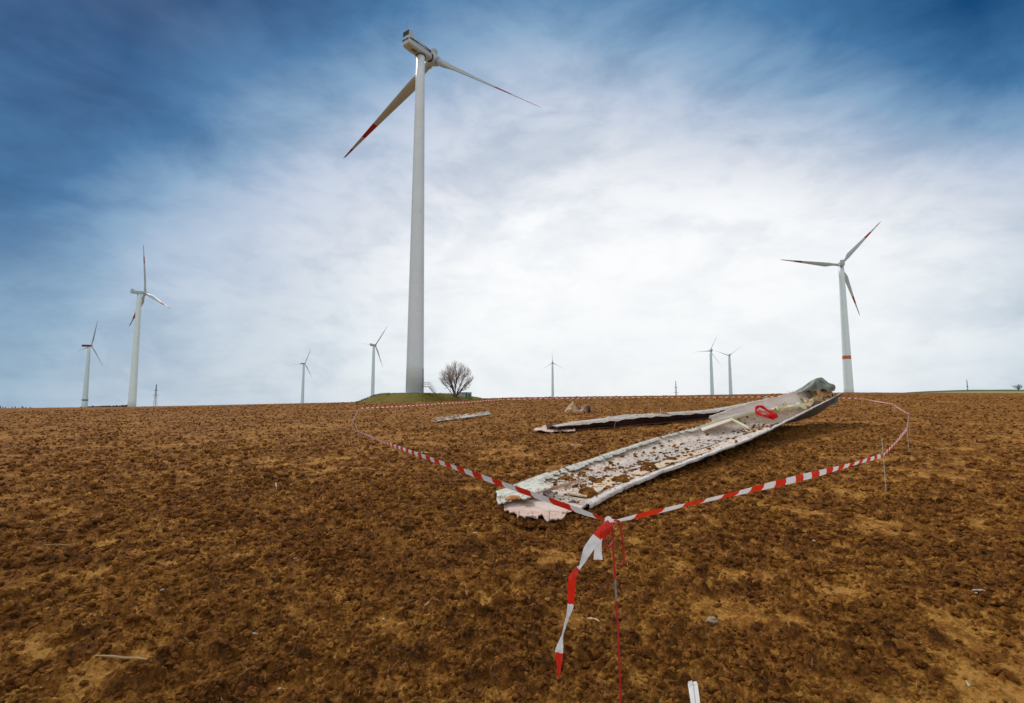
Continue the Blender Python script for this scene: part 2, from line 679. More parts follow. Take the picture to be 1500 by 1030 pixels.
# crumbs: irregular lumps set out by geometry nodes
proto_col = bpy.data.collections.new('soil_crumb_shapes')
for k in range(14):
    mb = MB()
    mb.lump((0, 0, 0), 1.0, seed=900 + k, flat=.72, sub=1)
    me = bpy.data.meshes.new('soil_crumb')
    me.from_pydata(mb.v, [], mb.f)
    me.materials.append(SOIL_LUMP)
    po = bpy.data.objects.new('soil_crumb', me)
    proto_col.objects.link(po)

x, y, d = scatter_fan(200000, 1.8, 128, .95)
pm = fbm(x, y, .42, 4, 21, .6) * .6 + fbm(x, y, 2.6, 3, 41) * .4
keep = rng.uniform(0, 1, len(x)) < np.clip((pm - .33) / .16, .07, 1)
x, y, d = x[keep], y[keep], d[keep]
u_ = rng.uniform(0, 1, len(x))
r = (.0034 + .031 * u_ ** 4.6) * np.interp(d, [0, 3.6, 9.5, 40, 128], [.8, .8, 2.1, 2.6, 5.5])
z = field_z(x, y) + r * .22
me = bpy.data.meshes.new('soil_crumbs')
me.vertices.add(len(x))
me.vertices.foreach_set('co', np.stack([x, y, z], -1).astype(np.float32).ravel())
at_ = me.attributes.new('size', 'FLOAT', 'POINT')
at_.data.foreach_set('value', r.astype(np.float32))
at_ = me.attributes.new('turn', 'FLOAT_VECTOR', 'POINT')
tr_ = np.stack([rng.uniform(-.6, .6, len(x)), rng.uniform(-.6, .6, len(x)), rng.uniform(0, 6.28, len(x))], -1)
at_.data.foreach_set('vector', tr_.astype(np.float32).ravel())
crumbs = bpy.data.objects.new('soil_crumbs', me)
col.objects.link(crumbs)
tag(crumbs, 'loose brown crumbs of soil lying all over the ploughed field', 'soil', kind='stuff')
ng = bpy.data.node_groups.new('crumb_scatter', 'GeometryNodeTree')
ng.interface.new_socket('Geometry', in_out='INPUT', socket_type='NodeSocketGeometry')
ng.interface.new_socket('Geometry', in_out='OUTPUT', socket_type='NodeSocketGeometry')
gi, go = ng.nodes.new('NodeGroupInput'), ng.nodes.new('NodeGroupOutput')
ci = ng.nodes.new('GeometryNodeCollectionInfo')
ci.inputs['Collection'].default_value = proto_col
ci.inputs['Separate Children'].default_value = True
ci.inputs['Reset Children'].default_value = True
ip = ng.nodes.new('GeometryNodeInstanceOnPoints')
ip.inputs['Pick Instance'].default_value = True
na = ng.nodes.new('GeometryNodeInputNamedAttribute')
na.data_type = 'FLOAT'
na.inputs['Name'].default_value = 'size'
nb_ = ng.nodes.new('GeometryNodeInputNamedAttribute')
nb_.data_type = 'FLOAT_VECTOR'
nb_.inputs['Name'].default_value = 'turn'
e2r = ng.nodes.new('FunctionNodeEulerToRotation')
ng.links.new(nb_.outputs['Attribute'], e2r.inputs[0])
ng.links.new(gi.outputs[0], ip.inputs['Points'])
ng.links.new(ci.outputs[0], ip.inputs['Instance'])
ng.links.new(na.outputs['Attribute'], ip.inputs['Scale'])
ng.links.new(e2r.outputs[0], ip.inputs['Rotation'])
ng.links.new(ip.outputs[0], go.inputs[0])
gm = crumbs.modifiers.new('scatter', 'NODES')
gm.node_group = ng

# straw
STRAW = plain('straw', (.34, .22, .10), .8, .3, 5)
x, y, d = scatter_fan(1500, 2.0, 30)
z = field_z(x, y)
mb = MB()
for i in range(len(x)):
    a = random.uniform(0, math.pi)
    L = random.uniform(.015, .09) * (1 if random.random() < .9 else 1.8)
    w = random.uniform(.0004, .0009) * (1 + d[i] / 7)
    tilt = random.uniform(-.5, .7)
    dv = Vector((math.cos(a) * math.cos(tilt), math.sin(a) * math.cos(tilt), math.sin(tilt))) * L / 2
    p = Vector((x[i], y[i], z[i] + abs(dv.z) * .6 + .004))
    mb.tube([p - dv, p + dv * .1 + Vector((0, 0, L * .03)), p + dv], w, 3)
tag(mb.build('straw', STRAW, kind='stuff'), 'short pale bits of straw and stubble strewn over the soil', 'straw')

CHIP = plain('pale_chip', (.56, .48, .36), .8, .3, 9)
x, y, d = scatter_fan(260, 2.6, 60, .8)
# more of them round the wreck
n2 = 620
xa = rng.normal(4.0, 4.5, n2)
ya = rng.normal(19, 7.5, n2)
k_ = ya > 6
x = np.concatenate([x, xa[k_]])
y = np.concatenate([y, ya[k_]])
d = np.hypot(x, y)
z = field_z(x, y)
mb = MB()
for i in range(len(x)):
    s_ = random.uniform(.0015, .0055) * (1 + d[i] / 6)
    rot = Matrix.Rotation(random.uniform(0, 6.28), 3, 'Z') @ Matrix.Rotation(random.uniform(-.5, .5), 3, 'X')
    mb.box((x[i], y[i], z[i] + s_ * .5), (s_ * random.uniform(1, 3.2), s_ * random.uniform(.6, 1.4), s_ * .5), 0, rot, taper=random.uniform(.3, 1))
tag(mb.build('pale_chips', CHIP, kind='stuff'), 'tiny pale splinters and stones scattered over the field round the wreck', 'chips')

# ------------------------------------------------------------------ mound under the tall turbine
MX, MY, MTOP = -22.6, 125.6, 3.70
nr_, na_ = 46, 150
rows = []
for i in range(nr_):
    row = []
    for j in range(na_):
        a = 2 * math.pi * j / na_
        rr = 17.5 * (i / (nr_ - 1))
        wob = 1 + .05 * math.sin(3 * a + 1) + .03 * math.sin(7 * a)
        t = min(1, max(0, (rr / wob - 7.4) / 8.3))
        t = t * t * (3 - 2 * t)
        px_, py_ = MX + rr * math.cos(a) * (1.16 if math.cos(a) > 0 else 1.0), MY + rr * math.sin(a)
        zz = MTOP * (1 - t) + (mz(px_, py_) - .35) * t
        nzv = float(value_noise(np.array([px_ * 1.3]), np.array([py_ * 1.3]), 5)[0]) - .5
        nzv2 = float(value_noise(np.array([px_ * 4.3]), np.array([py_ * 4.3]), 6)[0]) - .5
        row.append((px_, py_, zz + (nzv * .16 + nzv2 * .10) * min(1, rr / 4)))
    row.append(row[0])
    rows.append(row)
mb = MB()
mb.sheet(rows)
mound = mb.build('grass_mound', GRASS, smooth=True, kind='structure')
import bmesh
bm = bmesh.new()
bm.from_mesh(mound.data)
bmesh.ops.remove_doubles(bm, verts=bm.verts, dist=.001)
bmesh.ops.recalc_face_normals(bm, faces=bm.faces)
bm.to_mesh(mound.data)
bm.free()
# tufts of grass on it
mb = MB()
for i in range(5200):
    a = random.uniform(0, 6.283)
    rr = 15.2 * math.sqrt(random.random())
    px_, py_ = MX + rr * math.cos(a), MY + rr * math.sin(a)
    t = min(1, max(0, (rr - 7.4) / 8.3))
    t = t * t * (3 - 2 * t)
    zz = MTOP * (1 - t) + (mz(px_, py_) - .35) * t
    h = random.uniform(.10, .32)
    w = random.uniform(.05, .12)
    b = random.uniform(0, 3.14)
    lx, ly = random.uniform(-.12, .12), random.uniform(-.12, .12)
    mb.add([(px_ - w * math.cos(b), py_ - w * math.sin(b), zz - .05), (px_ + w * math.cos(b), py_ + w * math.sin(b), zz - .05), (px_ + lx, py_ + ly, zz + h)], [(0, 1, 2)])
tag(mb.build('grass_tufts', GRASS, kind='stuff'), 'tufts of rough yellow green grass on the mound under the tallest turbine', 'grass')


# ------------------------------------------------------------------ wind turbines
def blade_mesh(root, direc, chorddir, L, rr, cmax, tipc=.35, bands=((.60, .745), (.88, 1.01)), n=16, ns=34, broken=None):
    """root: centre of the blade root; direc: along the blade; chorddir: direction of the chord near mid span"""
    d = direc.normalized()
    c = (chorddir - d * chorddir.dot(d)).normalized()
    t = d.cross(c)
    ss = sorted(set([i / (ns - 1) for i in range(ns)] + [b for bb in bands for b in bb if b < 1]))
    if broken:
        ss = [s_ for s_ in ss if s_ <= broken]
    vs, fs, ms = [], [], []
    for i, s_ in enumerate(ss):
        if s_ < .04:
            ch, th_, off = rr * 2, rr * 2, 0
        else:
            g = min(1, (s_ - .04) / .17)
            g = g * g * (3 - 2 * g)
            body = cmax * (1 - ((s_ - .21) / .79) * (1 - tipc / cmax) ** 1.0) if s_ > .21 else cmax
            ch = rr * 2 * (1 - g) + body * g
            if s_ > .965:
                ch *= math.sqrt(max(.02, 1 - ((s_ - .965) / .036) ** 2))
            th_ = rr * 2 * (1 - g) + ch * (.30 - .16 * s_) * g
            off = g * ch * .18
        tw = R(15) * max(0, 1 - s_ * 1.6) * min(1, s_ / .1)
        cc = c * math.cos(tw) + t * math.sin(tw)
        tt = -c * math.sin(tw) + t * math.cos(tw)
        pre = t * 0.0
        p = root + d * (L * s_) + cc * off + pre
        for k in range(n):
            a = 2 * math.pi * k / n
            x_ = math.cos(a)
            y_ = math.sin(a)
            # blunt leading side, thin trailing side
            y2 = y_ * (1 - .55 * min(1, max(0, (s_ - .05) / .15)) * max(0, x_))
            vs.append(p + cc * (x_ * ch / 2) + tt * (y2 * th_ / 2))
    for i in range(len(ss) - 1):
        mid = (ss[i] + ss[i + 1]) / 2
        mi = 1 if any(a <= mid <= b for a, b in bands) else 0
        for k in range(n):
            fs.append((i * n + k, i * n + (k + 1) % n, (i + 1) * n + (k + 1) % n, (i + 1) * n + k))
            ms.append(mi)
    m = len(ss) - 1
    fs.append(tuple(m * n + k for k in range(n)))
    ms.append(ms[-1])
    fs.append(tuple(range(n - 1, -1, -1)))
    ms.append(0)
    return MB().add(vs, fs, ms)


def turbine(hub, yaw, ph, L, tilt, cone, rb, rt, label, group=None, tower_band=None, red_nacelle=False, bladelist=(0, 1, 2), nac=(9.6, 3.1, 3.1), pitch=0.0, cmax=2.5, band_mat=None,
            zbase=None, offs=3.4, nside=20, bands=((.60, .745), (.88, 1.01)), steel_ring=None, detailed=False, nacelle_style='box'):
    yaw, ph, tilt, cone = R(yaw), R(ph), R(tilt), R(cone)
    hub = Vector((hub[0], hub[1], hub[2] + EYE))
    a0 = Vector((math.sin(yaw), math.cos(yaw), 0))
    a = Vector((math.sin(yaw) * math.cos(tilt), math.cos(yaw) * math.cos(tilt), math.sin(tilt)))
    r_ = a.cross(Vector((0, 0, 1))).normalized()
    up = r_.cross(a)
    tx, ty = hub.x - a0.x * offs, hub.y - a0.y * offs
    zb = zbase if zbase is not None else mz(tx, ty) - .5
    base = Vector((tx, ty, zb))
    ztop = hub.z - nac[2] * .5 - offs * math.sin(tilt)
    t = thing('wind_turbine', base, label, 'wind turbine', group)
    # tower with faint flange joints
    mb = MB()
    H = ztop - zb
    pts, rads, mis = [], [], []
    cuts = [0, .25, .5, .75, 1]
    zs = set()
    for c_ in cuts:
        zs.add(c_)
    for k in range(13):
        zs.add(k / 12)
    if tower_band:
        zs.add(tower_band[0])
        zs.add(tower_band[1])
    zs = sorted(zs)
    for i, s_ in enumerate(zs):
        pts.append((tx, ty, zb + H * s_))
        k = s_ ** 1.0
        rads.append(rb * (1 - k) + rt * k)
    for i in range(len(zs) - 1):
        m_ = (zs[i] + zs[i + 1]) / 2
        mis.append(1 if tower_band and tower_band[0] <= m_ <= tower_band[1] else 0)
    mb.tube(pts, rads, 48 if detailed else nside, mis)
    mb.build('tower', [TOWER, band_mat or REDB], t, smooth=True)
    if detailed:
        for s_ in (.235, .52, .775):
            rr = rb * (1 - s_) + rt * s_
            m2 = MB()
            m2.tube([(tx, ty, zb + H * s_ - .06), (tx, ty, zb + H * s_ + .06)], rr + .012, 48)
            m2.build('tower_joint', TOWER, t, smooth=True)
    if steel_ring:
        m2 = MB()
        rr = rb * (1 - steel_ring) + rt * steel_ring
        m2.tube([(tx, ty, zb + H * steel_ring - 1.0), (tx, ty, zb + H * steel_ring + 1.0)], rr + .5, nside)
        m2.build('platform_ring', STEELD, t)
    # nacelle
    Mx = Matrix((r_, a, up)).transposed()          # local x across, y towards the rotor, z up
    nl, nw, nh = nac
    nc = hub - a * (1.3 + nl / 2) + up * .12

    def loc(x_, y_, z_):
        return nc + Mx @ Vector((x_, y_, z_))
    body = NACEL if not red_nacelle else plain('dark_red_nacelle', (.20, .02, .02), .5)
    prof = []
    for (yy, wx_, z0, z1) in ((-nl / 2, .80, -.30, .42), (-nl / 2 + .5, .96, -.44, .5), (-nl / 2 + 2.2, 1.0, -.5, .5), (nl / 2 - 2.2, 1.0, -.5, .5), (nl / 2 - .5, .9, -.47, .46), (nl / 2, .66, -.36, .38)):
        ring = []
        hw = nw / 2 * wx_
        b_, t_ = z0 * nh, z1 * nh
        ch = .32
        for (cx_, cz_) in ((-hw, b_ + ch), (-hw + ch, b_), (hw - ch, b_), (hw, b_ + ch), (hw, t_ - ch * .8), (hw - ch * .8, t_), (-hw + ch * .8, t_), (-hw, t_ - ch * .8)):
            ring.append(loc(cx_, yy, cz_))
        prof.append(ring)
    mb = MB()
    vs = [p for r2 in prof for p in r2]
    fs = []
    for i in range(len(prof) - 1):
        for k in range(8):
            fs.append((i * 8 + k, i * 8 + (k + 1) % 8, (i + 1) * 8 + (k + 1) % 8, (i + 1) * 8 + k))
    fs.append(tuple(range(7, -1, -1)))
    fs.append(tuple((len(prof) - 1) * 8 + k for k in range(8)))
    mb.add(vs, fs)
    nb = mb.build('nacelle', body, t)
    if nacelle_style == 'box':
        # cooler housing at the tail, its grille and the mast
        m2 = MB()
        hh = 1.45 if detailed else 1.2
        vs = []
        for (yy, z_) in ((-nl / 2 + .15, nh * .42), (-nl / 2 + .35, nh * .5 + hh), (-nl / 2 + 1.25, nh * .5 + hh), (-nl / 2 + 2.2, nh * .5 - .05)):
            for sx in (-1, 1):
                vs.append(loc(sx * nw * .40, yy, z_))
        m2.add(vs, [(0, 1, 3, 2), (2, 3, 5, 4), (4, 5, 7, 6), (6, 7, 1, 0), (0, 2, 4, 6), (1, 7, 5, 3)])
        ck = m2.build('cooler_housing', body, nb)
        if detailed:
            for k in range(3):
                m2 = MB()
                xc = (k - 1) * nw * .255
                e0, e1 = nh * .42 + .32, nh * .5 + hh - .14
                def fp(x_, z_, o_):
                    f_ = (z_ - nh * .42) / (nh * .08 + hh)
                    return loc(x_, -nl / 2 + .15 + .2 * f_ - o_, z_)
                w_ = nw * .115
                m2.sheet([[fp(xc - w_, e0, .03), fp(xc + w_, e0, .03)], [fp(xc - w_, e1, .03), fp(xc + w_, e1, .03)]], .05)
                m2.build('cooler_grille', DARKG, nb)
            m2 = MB()
            m2.tube([loc(-.3, -nl / 2 + .8, nh * .5 + hh), loc(-.3, -nl / 2 + .8, nh * .5 + hh + 2.6)], [.035, .015], 6)
            m2.build('mast', STEELD, nb)
    if detailed:
        # dark bands of lettering-like vents along both flanks and round the tail
        for sx in (-1, 1):
            for (y0, y1, z0, z1) in ((-.46, -.12, .10, .24), (-.10, -.04, .12, .22), (-.03, .02, .12, .22), (.04, .09, .12, .22), (.12, .40, .20, .27), (.12, .40, .06, .13)):
                m2 = MB()
                m2.box(loc(sx * (nw / 2 + .012), (y0 + y1) / 2 * nl, (z0 + z1) / 2 * nh), (.04, (y1 - y0) * nl, (z1 - z0) * nh), 0, Mx)
                m2.build('stripe', NAVY, nb)
        m2 = MB()
        m2.box(loc(0, -nl / 2 + .06, .12 * nh), (nw * .80, .22, .13 * nh), 0, Mx)
        m2.build('tail_stripe', NAVY, nb)
        m2 = MB()
        m2.box(loc(.25, -1.6, -nh / 2 - .02), (.8, 1.5, .06), 0, Mx)
        m2.build('hatch', plain('hatch_paint', (.16, .13, .03), .6), nb)
        m2 = MB()
        m2.tube([(tx, ty, ztop - .1), (tx, ty, ztop + .35)], rt + .22, 40)
        m2.build('yaw_ring', STEELD, t)
        m2 = MB()
        m2.tube([hub - a * 1.75, hub - a * 1.1], 1.15, 24)
        m2.build('main_bearing', DARKG, t)
    # rotor hub
    mb = MB()
    hr = 1.45
    mb.tube([hub - a * 1.15, hub - a * 1.0, hub - a * .3, hub + a * .7, hub + a * 1.5, hub + a * 1.95, hub + a * 2.1], [hr * .75, hr * .95, hr * 1.05, hr, hr * .72, hr * .35, .05], 24)
    hb = mb.build('rotor_hub', NACEL, t, smooth=True)
    for k in range(3):
        an = ph + k * 2 * math.pi / 3
        d0 = r_ * math.cos(an) + up * math.sin(an)
        d = (d0 * math.cos(cone) + a * math.sin(cone)).normalized()
        m2 = MB()
        m2.tube([hub + d * .6, hub + d * 1.75, hub + d * 1.8, hub + d * 2.05], [.98, .98, 1.06, 1.06], 24)
        m2.build('blade_collar', NACEL, hb, smooth=False)
        if k in bladelist:
            tang = d.cross(a).normalized()
            cd = a * math.cos(R(pitch)) + tang * math.sin(R(pitch))
            blade_mesh(hub + d * 1.9, d, cd, L - 1.9, .85, cmax, bands=bands).build('rotor_blade', [BLADE, REDB], t, smooth=True)
        else:
            m2 = MB()
            m2.tube([hub + d * 2.05, hub + d * 2.5], [.86, .84], 24)
            m2.build('blade_stump', BLADE, hb)
    return t, base


TT, TB = turbine((-20.3, 128.9, 88), 35.6, 83.9, 40.0, 3.2, -.8, 2.12, 1.03,
                 'tallest turbine, white, one blade missing, on the grass mound', bladelist=(1, 2), zbase=3.55, detailed=True, pitch=14, nac=(8.3, 2.7, 2.6), cmax=2.7, offs=4.5)
turbine((-296, 421.6, 88), 32.7, 96.6, 40.9, 4.4, 1.8, 2.9, 1.6, 'tall pale turbine with three red banded blades at the left, leaning over a small turbine', offs=4.0, nac=(8.8, 2.9, 2.3), pitch=30, cmax=3.0)
turbine((-743, 931.7, 100), 24.9, 69, 47.9, 4.8, 2.2, 4.6, 2.2, 'leftmost distant turbine with red nacelle and dark ring low on the tower', red_nacelle=True, steel_ring=.17, cmax=2.6, nacelle_style='', nac=(13, 3.6, 3.6), bands=((.88, .93),))
turbine((-532.9, 1360.7, 100), 18.7, 62.5, 42.4, 3.5, -.8, 4.2, 2.3, 'small distant turbine with dark nacelle between the left turbines and the mound', steel_ring=.09, cmax=3.4, nac=(13, 4, 3.6), nacelle_style='', group='distant turbines on the horizon')
turbine((-215.2, 830.5, 90), 27.1, 50.4, 37.5, 3.6, 1.7, 3.0, 1.9, 'distant turbine standing just behind the left edge of the grass mound', cmax=3.0, group='distant turbines on the horizon')
turbine((91.7, 1197.5, 90), 5, -28.5 + 120, 33.3, 4, 1.1, 3.4, 1.9, 'small distant turbine alone in the middle of the horizon, one blade straight up', cmax=2.8, group='distant turbines on the horizon')
turbine((344.9, 919, 90), 5.9, 64.5, 33.5, 4.7, 1, 3.6, 1.9, 'left one of the close pair of distant turbines, pylon to its left', cmax=2.8, group='distant turbines on the horizon')
turbine((462.7, 1126.5, 100), 45.4 - 30, 37.3, 39.9, .7, 1.7, 4.4, 2.2, 'right one of the close pair of distant turbines, dark ring low on the tower', steel_ring=.12, cmax=3.4, group='distant turbines on the horizon')
turbine((239.6, 379.4, 100), 23.3, 47.3, 39.8, 7, 6.2, 3.2, 1.75, 'tall white turbine at the right with an orange red band low on its tower', tower_band=(.294, .320), band_mat=plain('orange_band_paint', (.50, .10, .035), .5), cmax=3.2, offs=3.4, pitch=62, nac=(8, 3.2, 2.9))

# foundation, door platform and stairs of the tall turbine
mb = MB()
mb.tube([(TB.x, TB.y, 3.35), (TB.x, TB.y, 3.86)], [3.35, 3.25], 48)
mb.build('foundation', CONC, TT)
dx = Vector((.97, -.25, 0)).normalized()       # stairs come out towards the right
dy = Vector((0, 0, 1)).cross(dx)
sx0 = Vector((TB.x, TB.y, 0)) + dx * 1.95


def S(a, b, z):
    return sx0 + dx * a + dy * b + Vector((0, 0, z))


rotd = Matrix((dx, dy, Vector((0, 0, 1)))).transposed()
zp = 3.86 + 1.55
mb = MB()
mb.box(S(.06, 0, zp + 1.05), (.16, 1.0, 2.1), 0, rotd)
mb.build('door', plain('door_paint', (.30, .33, .34), .5), TT)
mb = MB()
mb.box(S(.95, 0, zp - .05), (1.7, 1.1, .10), 0, rotd)
pl = mb.build('platform', STEELD, TT)
st = mb = MB()
for sy in (-.5, .5):
    mb.tube([S(1.75, sy, zp - .05), S(3.15, sy, 3.72)], .07, 6)
stair = mb.build('stair', STEELD, TT)
for k in range(7):
    mb = MB()
    f_ = (k + .5) / 7
    mb.box(S(1.75 + 1.4 * f_, 0, zp - .05 + (3.72 - zp) * f_), (.24, 1.0, .035), 0, rotd)
    mb.build('tread', STEELD, stair)
for sy in (-.52, .52):
    mb = MB()
    for hz in (1.0, .55):
        mb.tube([S(.25, sy, zp + hz), S(1.75, sy, zp + hz), S(3.15, sy, 3.72 + hz)], .028, 5)
    for a_, zz in ((.3, zp), (1.0, zp), (1.75, zp), (2.45, (zp + 3.72) / 2), (3.15, 3.72)):
        mb.tube([S(a_, sy, zz), S(a_, sy, zz + 1.0)], .03, 5)
    mb.build('handrail', STEEL, pl)
mb = MB()
for sy in (-.3, .3):
    mb.tube([S(.12, sy, zp + 2.1), S(.12, sy, zp + 4.2)], .03, 5)
for k in range(6):
    mb.tube([S(.12, -.3, zp + 2.3 + k * .34), S(.12, .3, zp + 2.3 + k * .34)], .022, 4)
mb.build('ladder', STEELD, TT)

# ------------------------------------------------------------------ hut, tree, pylons, far woods
hx, hy = W(681, 583, 122).x, 122.0
hz = mz(hx, hy) - .3
hut = thing('transformer_hut', (hx, hy, hz), 'small flat white hut with green side beside the bare tree', 'hut')
rh = Matrix.Rotation(R(-28), 3, 'Z')
hc = Vector((hx, hy, hz))
mb = MB()
mb.box(hc + Vector((0, 0, .9)), (2.5, 1.7, 1.8), 0, rh)
mb.build('wall', WHITEWALL, hut)
mb = MB()
mb.box(hc + Vector((0, 0, 1.86)), (2.66, 1.86, .12), 0, rh)
mb.build('roof', plain('hut_roof', (.12, .14, .13), .7), hut)
for k in range(2):
    mb = MB()
    mb.box(hc + rh @ Vector((1.27, (k - .5) * .8, .9)), (.06, .72, 1.55), 0, rh)
    mb.build('door', GREENP, hut)
mb = MB()
mb.box(hc + rh @ Vector((.98, -.87, .9)), (.5, .06, 1.6), 0, rh)
mb.build('corner_panel', GREENP, hut)


def bare_tree(pos, H, spread, label, seed, nlimb=9, depth=4, name='bare_tree', scale_r=1.0, twigmat=None):
    rr = random.Random(seed)
    t = thing(name, pos, label, 'tree')
    P0 = Vector(pos)
    trunk, limbs, tw = MB(), MB(), MB()
    C = P0 + Vector((0, 0, H * .56))
    RX, RZ = spread, H * .47

    def grow(p, d, L, r, lev):
        n_ = 4
        pts = [p]
        q_ = p.copy()
        dd = d.copy()
        for i in range(n_):
            dd = (dd + Vector((rr.uniform(-1, 1), rr.uniform(-1, 1), rr.uniform(-.5, .8))) * .13).normalized()
            q_ = q_ + dd * L / n_
            pts.append(q_.copy())
        tgt = limbs if lev <= 1 else tw
        tgt.tube(pts, [r * (1 - .55 * i / n_) for i in range(n_ + 1)], 5 if lev <= 1 else 3, caps=False)
        if lev >= depth:
            return
        nb = {0: 7, 1: 7, 2: 6, 3: 4}[lev]
        for k in range(nb):
            f_ = rr.uniform(.25, 1.0)
            i = min(n_ - 1, int(f_ * n_))
            bp = pts[i].lerp(pts[i + 1], f_ * n_ - i if f_ < 1 else 1)
            side = Vector((rr.uniform(-1, 1), rr.uniform(-1, 1), rr.uniform(-.35, .75))).normalized()
            nd = (dd * .75 + side * .62 + (bp - C).normalized() * .25).normalized()
            nl_ = L * rr.uniform(.42, .7)
            e = bp + nd * nl_
            k2 = ((e.x - C.x) / RX) ** 2 + ((e.y - C.y) / RX) ** 2 + ((e.z - C.z) / RZ) ** 2
            if k2 > 1.0:
                nl_ *= .45
                if k2 > 1.35:
                    continue
            grow(bp, nd, nl_, r * .42, lev + 1)
    br = H * .018 * scale_r
    for k in range(3):
        a = k * 2.1 + .5
        trunk.tube([P0 + Vector((math.cos(a) * .15, math.sin(a) * .15, -.2)), P0 + Vector((math.cos(a) * .22, math.sin(a) * .22, H * .09)), P0 + Vector((math.cos(a) * .42, math.sin(a) * .42, H * .2))], [br * 1.7, br * 1.35, br], 8)
    for k in range(nlimb):
        a = k * 2 * math.pi / nlimb + rr.uniform(-.3, .3)
        incl = rr.choice((.10, .30, .50, .70, .9, 1.1)) + rr.uniform(-.06, .06)
        d = Vector((math.cos(a) * incl, math.sin(a) * incl, 1)).normalized()
        p = P0 + Vector((math.cos(a) * .3, math.sin(a) * .3, H * rr.uniform(.05, .2)))
        grow(p, d, H * rr.uniform(.50, .62), br * .8, 0)
    trunk.build('trunk', BARK, t)
    limbs.build('limbs', BARK, t)
    tw.build('twigs', twigmat or TWIG, t)
    return t


tp = W(667, 584, 119)
bare_tree((tp.x, tp.y, mz(tp.x, tp.y) - .1), 8.9, 4.1, 'round bare leafless tree at the foot of the grass mound', 5, nlimb=17, depth=3, scale_r=.85)
tp = W(1492, 571, 700)
bare_tree((tp.x, tp.y, tp.z - 1.0), 8.5, 10, 'tiny bare tree on the green horizon at the far right', 9, nlimb=9, depth=2, scale_r=2.6)


def pylon(px, py, ptop, D, label):
    b = W(px, py, D)
    t_ = W(px, ptop, D)
    b.z = min(b.z, mz(b.x, b.y)) - 2
    H = t_.z - b.z
    o = thing('power_pylon', b, label, 'pylon', 'distant lattice power pylons')
    k = D / 1000
    mb = MB()
    lv = [0, .25, .45, .6, .72, .82, .9, 1]
    hw = lambda s_: 2.6 * (1 - s_) ** 1.1 + .28
    for sx in (-1, 1):
        for sy in (-1, 1):
            mb.tube([b + Vector((sx * hw(s_), sy * hw(s_), H * s_)) for s_ in lv], .16 * k + .05, 4)
    for i in range(len(lv) - 1):
        a, c = lv[i], lv[i + 1]
        for sy in (-1, 1):
            mb.tube([b + Vector((-hw(a), sy * hw(a), H * a)), b + Vector((hw(c), sy * hw(c), H * c))], .10 * k + .03, 3)
            mb.tube([b + Vector((hw(a), sy * hw(a), H * a)), b + Vector((-hw(c), sy * hw(c), H * c))], .10 * k + .03, 3)
    mb.build('mast', STEELD, o)
    for s_, w_ in ((.60, 6.5), (.77, 4.6)):
        mb = MB()
        z_ = H * s_
        mb.tube([b + Vector((-w_, 0, z_)), b + Vector((0, 0, z_ + 1.2)), b + Vector((w_, 0, z_))], .2 * k + .04, 4)
        mb.tube([b + Vector((-w_, 0, z_)), b + Vector((w_, 0, z_))], .2 * k + .04, 4)
        mb.build('crossarm', STEELD, o)


pylon(227, 597, 563, 1050, 'lattice pylon just right of the big left turbine')
pylon(990.5, 580, 557.5, 1400, 'lattice pylon left of the close pair of distant turbines')
pylon(1417.5, 572, 556, 1900, 'faint lattice pylon on the green horizon at the right')

# far conifers at the left end of the horizon
CLAB = ['tallest dark conifer, cut by the left edge of the picture', 'dark conifer just right of the tallest one at the left edge', 'dark conifer right of the first pair at the left edge',
        'lowest lone conifer in the first gap of the far row', 'dark conifer left of the dense middle of the far row', 'broad conifer in the middle of the far row',
        'low conifer in the second gap of the far row', 'second tallest conifer, in the right half of the far row', 'conifer close against the right side of the second tallest one',
        'low conifer third from the right end of the far row', 'conifer second from the right end of the far row', 'last low conifer at the right end of the far row']
CONIF = plain('far_conifer', (.018, .028, .030), .95, .3, .2)
for i, (px, top) in enumerate([(0, 593.8), (4, 595.3), (8, 595.6), (12.5, 597), (17.5, 595.5), (22, 595), (27, 596.5), (32, 594), (34.5, 595.6), (38, 596), (44, 595.8), (47, 597)]):
    D = 900 + (i * 37) % 80
    b = W(px, 599.5, D)
    tpz = W(px, top, D)
    zb = b.z - 14
    mb = MB()
    H = tpz.z - zb
    nlev = 9
    rr = random.Random(i)
    prev = None
    for k in range(nlev):
        z0 = zb + H * (.12 + .88 * k / nlev)
        z1 = zb + H * (.12 + .88 * (k + 1.35) / nlev)
        z1 = min(z1, tpz.z)
        r0 = (2.9 + rr.uniform(-.5, .5)) * (1 - k / nlev) ** .8 + .5
        vs = []
        n_ = 9
        for j in range(n_):
            a = 6.283 * j / n_
            q_ = r0 * rr.uniform(.75, 1.2)
            vs.append((b.x + q_ * math.cos(a), b.y + q_ * math.sin(a), z0))
        vs.append((b.x, b.y, z1))
        mb.add(vs, [(j, (j + 1) % n_, n_) for j in range(n_)] + [tuple(range(n_ - 1, -1, -1))])
    t = thing('conifer', (b.x, b.y, zb), CLAB[i], 'tree', 'far conifers at the left edge')
    mb.build('crown', CONIF, t)
    mb = MB()
    mb.tube([(b.x, b.y, zb), (b.x, b.y, zb + H * .3)], .35, 6)
    mb.build('trunk', BARK, t)
# low far hedge line
mb = MB()
for i in range(150):
    px = random.uniform(118, 190)
    b = W(px, 597, 1100)
    s_ = random.uniform(1.0, 2.6)
    mb.lump((b.x, b.y, W(px, 596.6 - (px - 118) * .035, 1100).z - s_ * .6 + random.uniform(-.5, 1.0)), s_, seed=i, flat=1.1, sub=0)
tag(mb.build('far_hedge', CONIF, kind='stuff'), 'low dark hedge just showing over the crest at the left', 'hedge')


